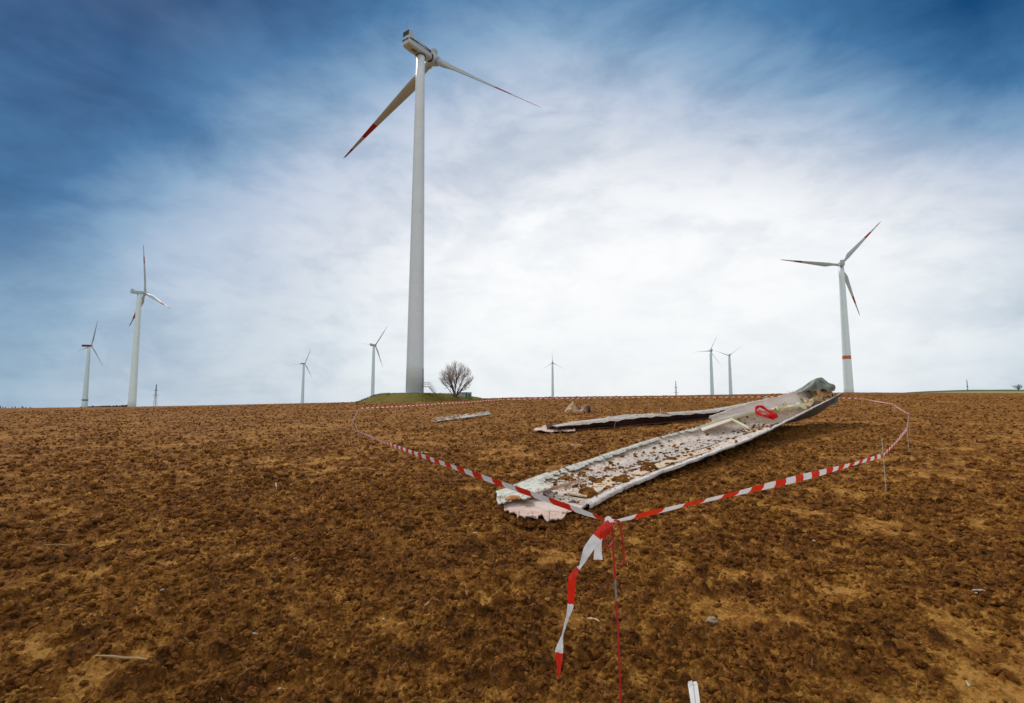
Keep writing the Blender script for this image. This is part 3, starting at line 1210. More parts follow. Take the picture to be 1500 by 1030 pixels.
# ------------------------------------------------------------------ wreck materials
def wreck_mat(name, a, b_, c_, dirtcol=(.15, .095, .05), dirt=.6, scale=2.2, rough=.62, th=(.50, .58), streak=False):
    m, nt, b = new_mat(name)
    tcn = nt.new('ShaderNodeTexCoord')
    ob = tcn.outputs['Object']
    if streak:
        m1 = nt.new('ShaderNodeMapping')
        m1.inputs['Rotation'].default_value = (0, 0, R(41))
        m2_ = nt.new('ShaderNodeMapping')
        m2_.inputs['Scale'].default_value = (1.5, .30, 1)
        nt.link(ob, m1.inputs[0])
        nt.link(m1.outputs[0], m2_.inputs[0])
        ob = m2_.outputs[0]
    n1 = nt.noise(ob, scale * .35, 5, .6, .4)
    n2 = nt.noise(ob, scale, 6, .62, .8)
    n3 = nt.noise(ob, scale * 3.2, 7, .7, .5)
    n4 = nt.noise(ob, scale * 11, 4, .7)
    c = nt.mix(nt.maprange(n1, .42, .58), a, b_)
    c = nt.mix(nt.math('MULTIPLY', nt.maprange(n2, .50, .62), .8), c, c_)
    dm = nt.math('ADD', nt.math('MULTIPLY', n3, .65), nt.math('MULTIPLY', n4, .35))
    c = nt.mix(nt.math('MULTIPLY', nt.maprange(dm, *th), dirt), c, dirtcol)
    nt.link(c, b.inputs['Base Color'])
    b.inputs['Roughness'].default_value = rough
    bn = nt.new('ShaderNodeBump')
    bn.inputs['Distance'].default_value = .02
    nt.link(n3, bn.inputs['Height'])
    nt.link(bn.outputs[0], b.inputs['Normal'])
    return m


PINK = wreck_mat('torn_laminate_pink', (.60, .40, .30), (.64, .50, .40), (.58, .36, .27), dirt=.45)
INNER = wreck_mat('shell_inside', (.66, .52, .40), (.70, .60, .50), (.62, .45, .31), dirt=.7, scale=4.0, th=(.48, .60), streak=True)
LIP = wreck_mat('shell_edge', (.66, .63, .60), (.62, .53, .46), (.64, .57, .50), dirt=.5, th=(.52, .60), streak=True)
GREENL = wreck_mat('resin_edge', (.56, .55, .44), (.60, .57, .46), (.60, .55, .47), dirt=.75, th=(.49, .57))
OUTER_SHADED = wreck_mat('shell_outside_shaded', (.15, .15, .15), (.11, .11, .11), (.12, .10, .08), dirt=.6)  # outside skin, its colour darkened to carry the shade of the underside
FOAM = wreck_mat('broken_foam', (.50, .36, .12), (.56, .42, .24), (.62, .54, .40), dirt=.5, scale=5)
ORANGE = wreck_mat('orange_core', (.55, .16, .02), (.60, .24, .06), (.50, .12, .03), dirt=.3, scale=4)
WOOD = wreck_mat('splintered_wood', (.46, .24, .09), (.56, .36, .20), (.38, .18, .07), dirt=.4, scale=5)
REDSTRAP = plain('red_strap', (.50, .008, .008), .85, .25, 6, spec=.1)
REDIN = wreck_mat('red_resin', (.16, .035, .02), (.07, .03, .018), (.14, .07, .04), dirt=.5, scale=3)
TARPM, nt_, b_ = new_mat('tarpaulin')
tcn = nt_.new('ShaderNodeTexCoord')
cc = nt_.mix(nt_.maprange(nt_.noise(tcn.outputs['Object'], 2.2, 5, .6), .35, .65), (.115, .13, .095), (.20, .215, .165))
nt_.link(cc, b_.inputs['Base Color'])
b_.inputs['Roughness'].default_value = .5
bn = nt_.new('ShaderNodeBump')
bn.inputs['Distance'].default_value = .03
nt_.link(nt_.noise(tcn.outputs['Object'], 4, 5, .6, 1.5), bn.inputs['Height'])
nt_.link(bn.outputs[0], b_.inputs['Normal'])
GREYTARP = plain('grey_cloth', (.16, .165, .15), .7, .2, 3)


def on_land(px, py, h=.04):
    D = 25.0
    for _ in range(40):
        p = W(px, py, D)
        D += (p.z - (mz(p.x, p.y) + h)) * 12
        D = min(max(D, 3), 120)
    return W(px, py, D)


def catmull(P, t):
    """smooth value through list P at parameter t in [0, len-1]"""
    n = len(P)
    i = min(int(t), n - 2)
    f = t - i
    p0, p1, p2, p3 = P[max(i - 1, 0)], P[i], P[i + 1], P[min(i + 2, n - 1)]
    return .5 * ((2 * p1) + (p2 - p0) * f + (2 * p0 - 5 * p1 + 4 * p2 - p3) * f * f + (3 * p1 - p0 - 3 * p2 + p3) * f ** 3)


def vn(x, y, s):
    return float(value_noise(np.array([x]), np.array([y]), s)[0]) - .5


# ------------------------------------------------------------------ the big broken blade
ST = [((752, 717), 9.6, (862, 741), 8.15, .03),
      ((803, 697), 11.25, (897, 722), 9.25, .06),
      ((850, 681), 12.8, (930, 707), 10.2, .09),
      ((900, 664), 14.9, (982, 686), 11.9, .13),
      ((945, 649), 17.8, (1035, 667), 13.9, .17),
      ((985, 637), 20.8, (1085, 648), 16.6, .24),
      ((1025, 627), 23.4, (1130, 628), 20.2, .36),
      ((1065, 613), 26.2, (1168, 609), 24.2, .55),
      ((1110, 603), 28.4, (1198, 594), 27.6, .75),
      ((1160, 592), 30.4, (1220, 583), 30.4, .85),
      ((1200, 580), 32.4, (1233, 575.5), 32.6, .55)]
LP_ = [W(*a[0], a[1]) for a in ST]
RP_ = [W(*a[2], a[3]) for a in ST]
SG = [a[4] for a in ST]


def shell_pt(s, t, lift=0.0):
    """s along 0..10, t across 0 (left rim) .. 1 (right rim)"""
    l, r_ = catmull(LP_, s), catmull(RP_, s)
    sg = catmull(SG, s)
    p = l.lerp(r_, t)
    dip = math.sin(math.pi * min(1, t ** .75)) ** .85 if 0 < t < 1 else 0
    p.z -= sg * dip
    p.z = max(p.z, mz(p.x, p.y) + .035 + .01)
    # roll the right rim over into a smooth lip
    p.z += lift
    return p


blade = thing('broken_rotor_blade', (LP_[0].x, LP_[0].y, mz(LP_[0].x, LP_[0].y)),
              'long torn half of a fallen rotor blade, pale inside, tarpaulin on its raised end', 'rotor blade')
NS, NCc = 150, 26
rows = []
for i in range(NS):
    s = 10 * i / (NS - 1)
    row = []
    for j in range(NCc):
        t = j / (NCc - 1)
        s2 = s
        if i == 0:
            s2 = max(0, .0 + .28 * abs(vn(j * .45, 3.3, 11)) * 2)
        p = shell_pt(s2, t)
        p.z += vn(s * 3.1, t * 3, 12) * .05 * math.sin(math.pi * t)
        if j == 0:
            jag = vn(s * 6.3, .5, 15) * .10 + (vn(s * 19, .5, 16)) * .05
            p += (LP_[3] - RP_[3]).normalized() * jag
        row.append(p)
    rows.append(row)
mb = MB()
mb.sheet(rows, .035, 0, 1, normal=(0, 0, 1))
mb.build('shell', [INNER, OUTER_SHADED], blade, smooth=True)
# white outer lip along the right rim
mb = MB()
rows = []
for i in range(NS):
    s = .05 + 9.95 * i / (NS - 1)
    a = catmull(RP_, s)
    b = catmull(LP_, s)
    w = (b - a).normalized()
    a = a + Vector((0, 0, vn(s * 9, 3, 31) * .03 + vn(s * 31, 3, 32) * .012))
    lw = .13 + .04 * math.sin(s * 1.3) + vn(s * 7, 6, 33) * .14
    k = min(1, (10 - s) / .8 + .15)
    p0 = a + w * lw * k
    pin = shell_pt(s, 1 - min(.3, lw * k / (b - a).length))
    rows.append([pin + Vector((0, 0, .008)), a + w * .08 * k + Vector((0, 0, .012)), a + Vector((0, 0, .008)), a - w * .012 + Vector((0, 0, -.012)), a - w * .002 + Vector((0, 0, -.05))])
mb.sheet(rows, 0)
mb.build('outer_lip', LIP, blade, smooth=True)
# pale green flange along the left rim, broken in places
for (s0, s1, w_, h_) in ((.05, 1.02, .26, .07), (1.08, 1.5, .16, .04), (1.56, 2.6, .22, .05), (2.63, 4.45, .26, .06), (4.6, 5.2, .16, .04), (5.25, 5.9, .18, .05)):
    rows = []
    n_ = int((s1 - s0) * 22) + 3
    for i in range(n_):
        s = s0 + (s1 - s0) * i / (n_ - 1)
        a = catmull(LP_, s)
        b = catmull(RP_, s)
        w = (b - a).normalized()
        jg = vn(s * 9, 1.5, 21) * .16 + vn(s * 33, 1.5, 22) * .10
        o_ = -.06
        rows.append([a + w * (o_ + jg * .4) + Vector((0, 0, -.03)), a + w * (o_ + .02 + jg * .4) + Vector((0, 0, h_ + jg * .2)), a + w * (w_ * .6) + Vector((0, 0, h_ * .8 + jg * .2)), a + w * (w_ + jg * 1.6) + Vector((0, 0, h_ * .2))])
    mb = MB()
    mb.sheet(rows, .02, normal=(0, 0, 1))
    mb.build('flange', GREENL, blade)
# torn lower sheets at the near end
def ground_sheet(outline, D_of, h, name, mat, parent, thick=.018, jag=.05, seed=0, seg=10, wav=.03):
    """outline: pixel pairs ((far edge), (near edge)) from left to right; each column runs from far to near"""
    rows = []
    rr = random.Random(seed)
    cols_ = []
    for (f_, n_) in outline:
        a = W(f_[0], f_[1], D_of(f_[1], h))
        b = W(n_[0], n_[1], D_of(n_[1], h))
        cols_.append((a, b))
    m_ = len(cols_)
    for i in range((m_ - 1) * 8 + 1):
        t = i / 8
        k = min(int(t), m_ - 2)
        f_ = t - k
        a = cols_[k][0].lerp(cols_[k + 1][0], f_)
        b = cols_[k][1].lerp(cols_[k + 1][1], f_)
        b = b + Vector((rr.uniform(-jag, jag), rr.uniform(-jag, jag) * 1.2 + vn(t * 3.1, 4.4, 47 + seed) * .45 + vn(t * 9.7, 2.4, 48 + seed) * .3, 0))
        row = []
        for j in range(seg):
            q_ = a.lerp(b, j / (seg - 1)) + Vector((rr.uniform(-1, 1), rr.uniform(-1, 1), 0)) * (.012 if 0 < j < seg - 1 else 0)
            q_.z += vn(q_.x * 2.2, q_.y * 2.2, 40 + seed) * wav * 2
            row.append(q_)
        rows.append(row)
    mb = MB()
    mb.sheet(rows, thick, normal=(0, 0, 1))
    return mb.build(name, mat, parent)


DG = lambda py, h: (EYE - h) * 777 / (py - 590) * .9975
ground_sheet([((737, 722), (741, 748)), ((760, 722), (757, 754)), ((785, 722), (783, 757)), ((806, 726), (803, 762)), ((828, 730), (822, 758)), ((846, 736), (834, 750)), ((862, 740), (852, 744))],
             DG, .045, 'torn_laminate', PINK, blade, seed=3, wav=.022)
ground_sheet([((727, 718), (732, 733)), ((745, 713), (748, 729)), ((758, 711), (766, 727)), ((775, 708), (788, 722)), ((790, 705), (812, 714))],
             DG, .17, 'torn_flap', GREENL, blade, seed=4, wav=.04)
# curled orange-red strip at the tip and a long sliver of skin
def P_(px, py, h):
    return W(px, py, DG(py, h))


mb = MB()
for k in range(3):
    mb.tube([P_(737 + k, 731 + k, .13), P_(748, 727.5 + k * 1.5, .16), P_(762, 727 + k, .15), P_(776, 725, .13)], [.012, .022, .016, .006], 5)
mb.build('torn_strip', ORANGE, blade, smooth=True)
mb = MB()
rows = [[P_(776, 723, .17), P_(778, 726, .12)], [P_(800, 716.5, .20), P_(802, 719.5, .13)], [P_(826, 708, .22), P_(828, 712, .15)], [P_(850, 702, .18), P_(851, 704, .16)]]
mb.sheet(rows, .012)
mb.tube([P_(827, 716, .13), P_(846, 707, .20), P_(862, 701, .22)], [.012, .02, .008], 5)
mb.build('torn_sliver', PINK, blade)
# loose tan foam core lying in the bowl
def patch_on_shell(s0, s1, t0, t1, name, mat, h=.03, seed=0, n=14, m=7, rag=.3):
    rows = []
    for i in range(n):
        s = s0 + (s1 - s0) * i / (n - 1)
        e0 = t0 + vn(s * 5, 1, 60 + seed) * rag * (t1 - t0)
        e1 = t1 + vn(s * 5, 9, 61 + seed) * rag * (t1 - t0)
        rows.append([shell_pt(s, e0 + (e1 - e0) * j / (m - 1), h + vn(s * 6, j * .7, 62 + seed) * h * .9) for j in range(m)])
    mb = MB()
    mb.sheet(rows, h * .7, normal=(0, 0, 1))
    return mb.build(name, mat, blade)


TAN = wreck_mat('tan_core_sheet', (.62, .46, .28), (.64, .42, .28), (.60, .50, .36), dirt=.4)
WHITEG = wreck_mat('white_glass_mat', (.56, .47, .40), (.52, .47, .42), (.56, .42, .33), dirt=.65, scale=5.0, th=(.46, .60), streak=True)
patch_on_shell(.45, 2.3, .62, .86, 'core_sheet', TAN, .035, 1)
patch_on_shell(2.4, 4.4, .70, .88, 'core_sheet', TAN, .03, 2)
patch_on_shell(1.6, 3.1, .30, .60, 'glass_mat', WHITEG, .03, 3)
patch_on_shell(3.2, 5.0, .28, .62, 'glass_mat', WHITEG, .03, 4, 20)
patch_on_shell(5.1, 6.6, .30, .58, 'glass_mat', WHITEG, .025, 5)

# upper inner panel curling up on the left towards the root
bot = [((1046, 617), 24.6), ((1080, 608.5), 26.2), ((1108, 602.5), 27.6), ((1146, 598), 29.0), ((1170, 595), 30.0), ((1192, 592), 31)]
top = [((1043, 610), 24.9), ((1072, 599), 26.6), ((1105, 589), 28.2), ((1140, 581), 29.8), ((1179, 572), 31.2), ((1190, 579), 31.6)]
bp = [W(*a[0], a[1]) for a in bot]
tp_ = [W(*a[0], a[1]) for a in top]
rows = []
NP = 46
for i in range(NP):
    s = 5 * i / (NP - 1)
    a, b = catmull(bp, s), catmull(tp_, s)
    row = []
    for j in range(9):
        t = j / 8
        p = a.lerp(b, t)
        p += Vector((-.35, .55, .0)) * (.55 * math.sin(math.pi * t) * .5)
        if j == 8:
            p.z += vn(s * 7, 2, 71) * .13 + vn(s * 23, 2, 72) * .06
        if i == 0:
            p += (b - a) * 0 + Vector((vn(j * 1.3, 1, 73) * .5, 0, 0))
        row.append(p)
    rows.append(row)
mb = MB()
mb.sheet(rows, .05)
PANEL = wreck_mat('panel_skin', (.66, .54, .46), (.70, .60, .52), (.66, .50, .42), dirt=.15, th=(.56, .66))
mb.build('inner_panel', PANEL, blade, smooth=False)
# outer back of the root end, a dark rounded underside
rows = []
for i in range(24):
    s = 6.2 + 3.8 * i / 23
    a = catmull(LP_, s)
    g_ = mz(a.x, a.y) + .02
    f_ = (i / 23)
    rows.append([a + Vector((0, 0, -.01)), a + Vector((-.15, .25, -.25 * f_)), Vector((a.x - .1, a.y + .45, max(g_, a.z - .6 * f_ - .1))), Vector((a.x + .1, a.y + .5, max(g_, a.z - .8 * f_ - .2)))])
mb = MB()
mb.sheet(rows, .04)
mb.build('root_skin', OUTER_SHADED, blade, smooth=True)
# spar strips of yellow green resin
YG = wreck_mat('spar_resin', (.58, .54, .26), (.62, .60, .42), (.50, .50, .30), dirt=.5, scale=4)
mb = MB()
pts = [W(1022, 628.5, 23.3), W(1050, 619.5, 24.4), W(1080, 611, 26.0), W(1112, 603, 27.5)]
for q_ in pts:
    q_.z += .02
mb.tube(pts, [.09, .11, .09, .06], 5)
mb.build('spar_strip', YG, blade)
mb = MB()
mb.tube([W(1070, 613.5, 25.3), W(1084, 621, 23.6), W(1097, 627.5, 22.0)], [.06, .075, .05], 5)
mb.build('spar_strip', YG, blade)
mb = MB()
rows = [[W(1025, 627, 23.6), W(1029, 632, 22.6)], [W(1045, 618, 24.8), W(1052, 624, 23.4)], [W(1064, 611, 26.0), W(1072, 617, 24.6)]]
mb.sheet(rows, .04)
mb.build('step_panel', PANEL, blade)
# broken foam and lumps in the root
rr = random.Random(4)
for k in range(26):
    s = rr.uniform(7.6, 9.3)
    t = rr.uniform(.25, .72)
    p = catmull(LP_, s).lerp(catmull(RP_, s), t)
    sz = rr.uniform(.10, .34)
    p.z += rr.uniform(-.05, .16)
    mb = MB()
    rot = Matrix.Rotation(rr.uniform(0, 6), 3, 'Z') @ Matrix.Rotation(rr.uniform(-.7, .7), 3, 'X') @ Matrix.Rotation(rr.uniform(-.6, .6), 3, 'Y')
    mb.box(p, (sz * 1.9, sz, sz * rr.uniform(.3, .7)), 0, rot, taper=rr.uniform(.5, 1))
    mb.build('foam_block', FOAM if k % 3 else YG, blade)
# splintered boards inside the mouth below the tarpaulin
for k, (px, py, D, L, a, tl) in enumerate([(1196, 567, 31.2, .75, .5, .9), (1203, 572, 31, .8, .1, .35), (1210, 568, 31.1, .7, -.4, -.5), (1206, 578, 30.8, .6, .4, -.1), (1212, 575, 30.9, .6, 0, .5), (1192, 575, 31.1, .6, -.2, 1.1), (1199, 584, 30.6, .55, .3, .2), (1200, 576, 30.7, .45, .5, 1.2)]):
    mb = MB()
    rot = Matrix.Rotation(a, 3, 'Z') @ Matrix.Rotation(tl, 3, 'Y')
    mb.box(W(px, py, D), (L, .1, .30), 0, rot, taper=.8)
    mb.build('splintered_board', WOOD, blade)
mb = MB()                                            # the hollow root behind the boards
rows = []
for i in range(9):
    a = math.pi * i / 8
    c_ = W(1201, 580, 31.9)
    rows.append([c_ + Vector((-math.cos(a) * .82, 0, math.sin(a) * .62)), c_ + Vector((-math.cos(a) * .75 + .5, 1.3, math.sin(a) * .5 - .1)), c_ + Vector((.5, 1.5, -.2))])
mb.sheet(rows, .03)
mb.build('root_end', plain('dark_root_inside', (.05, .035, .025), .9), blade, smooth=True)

# soil thrown onto the blade
mb = MB()
rr = random.Random(12)
for k in range(1700):
    s = rr.uniform(.0, 1) ** 1.1 * 7.9
    t = min(.97, max(.03, rr.gauss(.45, .24)))
    den = vn(s * 1.7, t * 3.0, 91) + .5
    if den < .46 and rr.random() > .3:
        continue
    p = shell_pt(s, t, .03)
    sz = rr.choice((.007, .009, .012, .016, .030)) * (1.0 + s * .10) * rr.uniform(.7, 1.4)
    mb.lump((p.x, p.y, p.z + sz * .2), sz, seed=k, flat=.6, sub=0 if sz < .04 else 1)
for (s, t, sz) in ((.62, .78, .21), (.9, .45, .10), (1.6, .6, .12), (2.1, .75, .16), (2.4, .35, .12), (3.0, .62, .16), (3.15, .5, .10), (3.6, .75, .13), (1.25, .2, .1), (4.1, .7, .10), (2.75, .8, .17), (1.9, .82, .14)):
    for k in range(9):
        p = shell_pt(s + rr.uniform(-.1, .1), min(.92, t + rr.uniform(-.07, .07)), .03)
        mb.lump((p.x, p.y, p.z), sz * rr.uniform(.15, .55), seed=int(s * 100) + k, flat=.75, sub=1)
mb.build('soil_clumps', SOIL_LUMP, blade, kind='stuff')

# frayed glass fibre along the torn edges
mb = MB()
rr = random.Random(21)
for k in range(420):
    if k % 3 == 1 and k % 12 != 1:
        continue
    if k % 3 == 0:
        s, t = rr.uniform(-.0, .25), rr.uniform(0, 1)
        p = shell_pt(max(0, s), t, .02)
        d_ = (RP_[0] - RP_[3]).normalized()
    else:
        s = rr.uniform(0, 6.4) if k % 2 else rr.uniform(5.8, 9.2)
        p = catmull(LP_, s) + Vector((0, 0, .03))
        if s > 6.6:
            p = catmull(tp_, min(4.9, (s - 6.0) / 3.2 * 4)) + Vector((0, 0, -.02))
        d_ = (LP_[3] - RP_[3]).normalized()
    L_ = rr.uniform(.03, .16) * (1 + s * .12)
    d_ = (d_ + Vector((rr.uniform(-.7, .7), rr.uniform(-.7, .7), rr.uniform(-.2, .8)))).normalized()
    e = p + d_ * L_
    mb.tube([p, p.lerp(e, .5) + Vector((0, 0, L_ * .12)), e], [.004 + s * .0009, .003 + s * .0007, .001], 3, caps=False)
mb.build('frayed_fibres', LIP, blade, kind='stuff')
# small chips of core and skin strewn inside
mb = MB()
for k in range(240):
    s = rr.uniform(.1, 8.2)
    t = rr.uniform(.08, .95)
    p = shell_pt(s, t, .025)
    q_ = rr.uniform(.008, .03) * (1 + s * .1)
    rot = Matrix.Rotation(rr.uniform(0, 6), 3, 'Z') @ Matrix.Rotation(rr.uniform(-.5, .5), 3, 'X')
    mb.box(p, (q_ * rr.uniform(1, 4), q_, q_ * .4), rr.randint(0, 2), rot, taper=rr.uniform(.4, 1))
mb.build('loose_splinters', [TAN, PINK, LIP], blade, kind='stuff')
# soil pushed up against the torn end and along the right side
mb = MB()
for k in range(520):
    if k < 330:
        u = rr.uniform(0, 1)
        px = 733 + (850 - 733) * u
        py = np.interp(u, [0, .2, .45, .62, .8, 1], [741, 755, 756, 763, 752, 744]) + rr.gauss(1.5, 2.4)
        sz = rr.choice((.012, .02, .03, .045))
    else:
        u = rr.uniform(0, 1)
        px = 860 + 130 * u
        py = 746 - 52 * u + abs(rr.gauss(0, 4))
        sz = rr.choice((.01, .016, .03))
    p = P_(px, py, .02)
    p.z = max(ground_z(p.x, p.y), .0) + sz * .3
    mb.lump(p, sz * rr.uniform(.7, 1.5), seed=k, flat=.75, sub=1)
tag(mb.build('thrown_soil', SOIL_LUMP, kind='stuff'), 'clods of soil pushed up against the torn near end of the broken blade', 'soil')

# ------------------------------------------------------------------ tarpaulin and red strap on the root
tarp_c = W(1199, 573, 31.3)
rows = []
nu, nv = 30, 22
for i in range(nu):
    u = i / (nu - 1)
    # ridge profile across the picture: low tail on the left, dome, gathered knot on the right
    px = 1166 + (1221 - 1166) * u
    topy = np.interp(u, [0, .18, .36, .52, .66, .80, .92, 1], [576.5, 569.5, 560, 556.2, 555.6, 559.5, 564, 570])
    boty = np.interp(u, [0, .18, .36, .52, .66, .80, .92, 1], [578, 573, 572.0, 572.2, 573.2, 575.5, 574, 573])
    a = W(px, topy, 31.6)
    b = W(px + 1.0, boty, 30.75)
    row = []
    for j in range(nv):
        v = j / (nv - 1)
        if v < .45:                                    # back slope down behind
            f_ = 1 - v / .45
            p = a + Vector((0, 1, 0)) * (1.25 * f_) + Vector((0, 0, -1)) * (.95 * f_ ** 1.6 * (a.z - b.z + .12))
        else:
            f_ = (v - .45) / .55
            p = a.lerp(b, f_)
            p += Vector((0, -.30, .10)) * math.sin(math.pi * f_) * min(1, (a.z - b.z) * 2)
        fold = .09 * math.sin(u * 8 + v * 8 + 2 * vn(u * 4, v * 4, 5)) + .06 * math.sin(u * 19 - v * 11) + .12 * abs(math.sin(u * 6.3 + v * 3.6))
        p += Vector((0, -fold, fold * .55)) * min(1, (a.z - b.z) * 1.6 + .15)
        row.append(p)
    rows.append(row)
mb = MB()
mb.sheet(rows, .012, normal=(0, 0, 1))
cr = W(1219, 568, 31.0)
tarp = thing('tarpaulin', (tarp_c.x, tarp_c.y, tarp_c.z - .3), 'grey green tarpaulin bundled over the raised root end of the broken blade', 'tarpaulin')
mb.build('cover', TARPM, tarp, smooth=True)
mb = MB()
for k in range(7):
    q_ = cr + Vector((rr.uniform(-.06, .14), rr.uniform(-.1, .1), rr.uniform(-.14, .14)))
    mb.tube([cr + Vector((-.35, 0, .12 - .05 * k)), q_, q_ + Vector((rr.uniform(0, .12), 0, rr.uniform(-.16, .02)))], [.10, .08, .03], 6)
mb.build('gathered_end', TARPM, tarp, smooth=True)
mb = MB()
mb.tube([W(1199, 556.5, 31.35), W(1206, 560, 31.05), W(1212, 565.5, 30.9), W(1216, 573, 30.8)], .022, 5)
mb.tube([W(1170, 575, 31.1), W(1180, 565.5, 31.2), W(1190, 558, 31.4), W(1199, 555.8, 31.5), W(1208, 558, 31.4)], .018, 5)
mb.build('lashing', STEELD, tarp)
# pale grey cloth hanging under the far lip
mb = MB()
rows = []
for i in range(8):
    u = i / 7
    a, b = W(1206 + 22 * u, 594 - 11 * u, 31.3), W(1200 + 24 * u, 599 - 6 * u + 1.5 * math.sin(u * 5), 31.0)
    rows.append([a, a.lerp(b, .5) + Vector((0, -.15, 0)), b])
mb.sheet(rows, .01)
t_ = W(1213, 598, 31)
lone(mb, 'grey_cloth', (t_.x, t_.y, t_.z), GREYTARP, 'strip of grey cloth hanging under the far right lip of the broken blade', 'cloth')
# red strap loop
c0 = catmull(LP_, 7.4).lerp(catmull(RP_, 7.4), .45)
mb = MB()
loopp = [(1127, 611.5, 25.0), (1117, 610, 25.2), (1109, 605.5, 25.7), (1107.5, 600, 26.2), (1111, 596.5, 26.5), (1116, 596.8, 26.5), (1124, 602, 26.1), (1131, 605.5, 25.6), (1136, 608.5, 25.1)]
pts = [W(*q_) + Vector((0, 0, .03)) for q_ in loopp]
fine = [catmull(pts, k * .25) for k in range((len(pts) - 1) * 4 + 1)]
mb.tube(fine, [.065 + .015 * math.sin(k) for k in range(len(fine))], 7)
strap = thing('lifting_strap', (pts[0].x, pts[0].y, pts[0].z - .1), 'red lifting strap coiled in a loop on the inside of the broken blade', 'strap')
mb.build('loop', REDSTRAP, strap, smooth=True)
mb = MB()
mb.tube([W(1125, 609.5, 25.0), W(1132, 610.5, 24.8), W(1137, 609.5, 24.9)], [.10, .15, .10], 8)
mb.build('knot', REDSTRAP, strap, smooth=True)
mb = MB()
rows = [[W(1111, 600, 26.1), W(1109, 607, 25.6)], [W(1118, 603, 26.0), W(1116, 611, 25.1)], [W(1127, 607, 25.6), W(1126, 613.5, 24.8)]]
mb.sheet(rows, .03)
mb.build('webbing', wreck_mat('strap_webbing', (.42, .10, .07), (.34, .02, .02), (.45, .2, .15), dirt=.3, scale=6), strap)


# ------------------------------------------------------------------ the second piece: a long curved leading edge
bl2 = [((812, 631.5), 31.8), ((850, 628.5), 32.8), ((900, 625), 34.3), ((950, 620.5), 36.0), ((1000, 616), 37.6), ((1040, 611.5), 39.3), ((1080, 603), 41.5), ((1120, 594), 43.5), ((1150, 587), 45)]
tl2 = [((808, 623), 32.4), ((850, 617), 33.6), ((900, 611.5), 35.2), ((950, 606.5), 37), ((1000, 603.2), 38.6), ((1040, 600.5), 40.2), ((1080, 594.0), 42.2), ((1120, 586), 44.2), ((1150, 581), 45.6)]
b2 = [on_land(*a[0]) for a in bl2]
t2 = [W(*c_[0], a.y + .75) for a, c_ in zip(b2, tl2)]
B0 = b2[1].y
frag = thing('blade_fragment', (b2[3].x, b2[3].y, mz(b2[3].x, b2[3].y)), 'long narrow blade piece with dark hollow front side, lying behind the big broken blade', 'blade fragment')
rows = []
for i in range(90):
    s = 8 * i / 89
    lo, hi = catmull(b2, s), catmull(t2, s)
    g_ = mz(lo.x, lo.y)
    hgt = max(.12, hi.z - lo.z + .02)
    dep = .55 + .05 * s
    lipz = lo.z + hgt * .50
    jg = vn(s * 6, 1, 33) * .10 + vn(s * 17, 1, 34) * .04
    fx = Vector((.35, -.94, 0))
    row = [lo + fx * .30 + Vector((0, 0, hgt * .68 + jg)), lo + fx * .26 + Vector((0, 0, hgt * .76 + jg * .3)),
           lo + fx * .02 + Vector((0, 0, hgt * .90)), lo - fx * (dep * .45) + Vector((0, 0, hgt * 1.0)),
           lo - fx * (dep * .9) + Vector((0, 0, hgt * .80)), lo - fx * (dep * 1.1) + Vector((0, 0, hgt * .40)), lo - fx * (dep * 1.0) + Vector((0, 0, -.02))]
    rows.append(row)
mb = MB()
mb.sheet(rows, .045, 0, 1, normal=(0, 0, 1))
SKIN2 = wreck_mat('fragment_skin', (.50, .42, .34), (.56, .53, .49), (.46, .34, .24), dirt=.65, th=(.48, .58))
mb.build('skin', [SKIN2, REDIN], frag, smooth=True)
rows = []
for i in range(30):
    s = 8 * i / 29
    lo = catmull(b2, s)
    rows.append([lo + Vector((.05, -.2, .0)), lo + Vector((-.3, .5, .02)), lo + Vector((-.35, .9, .30))])
mb = MB()
mb.sheet(rows, .03)
mb.build('inner_skin', REDIN, frag)
ground_sheet([((783, 627), (784, 629.5)), ((800, 623), (798, 631.5)), ((815, 621), (816, 632)), ((832, 618), (834, 632.5)), ((846, 616), (842, 629))],
             lambda py, h: on_land(815, min(py + 1.5, 632), .06).y, .1, 'torn_tip', PINK, frag, seed=8, jag=.12, wav=.07, thick=.02)
rows = []
for i in range(12):
    u = i / 11
    rows.append([W(888 + 44 * u, 611 - 4.2 * u + vn(i, 2, 6) * 2, catmull(b2, 1.8 + u * .9).y + .5), W(890 + 46 * u, 616 - 4.5 * u, catmull(b2, 1.8 + u * .9).y - .1)])
mb = MB()
mb.sheet(rows, .03)
mb.build('white_skin_sheet', WHITEG, frag)
mb = MB()
for k in range(9):
    p = W(957 + k * 2.7, 606.5 - abs(k - 3) * -.25 + rr.uniform(-1, .5), b2[3].y + .9 + k * .06)
    mb.box(p, (rr.uniform(.12, .3), .2, rr.uniform(.08, .2)), 0, Matrix.Rotation(rr.uniform(-.6, .6), 3, 'Y'))
mb.build('torn_core', ORANGE, frag)
mb = MB()
mb.tube([W(967.5, 607, b2[3].y + 1.0), W(967.2, 602, b2[3].y + 1.0), W(967.6, 596.8, b2[3].y + 1.0)], [.03, .022, .012], 5)
mb.tube([W(969, 603, b2[3].y + 1.0), W(970.5, 600, b2[3].y + 1.0)], [.012, .006], 4)
mb.tube([W(899.5, 626, b2[2].y - .3), W(900.8, 621, b2[2].y - .25), W(902, 618, b2[2].y - .2)], .012, 4)
mb.build('fibre_strand', LIP, frag)
mb = MB()
rr = random.Random(77)
for k in range(110):
    s = rr.uniform(.3, 3.6)
    hi = catmull(t2, s)
    mb.lump((hi.x + rr.uniform(-.3, .3), hi.y + rr.uniform(-.4, .2), hi.z - .02), rr.uniform(.03, .09), seed=k, flat=.6, sub=0)
mb.build('soil_clumps', SOIL_LUMP, frag, kind='stuff')

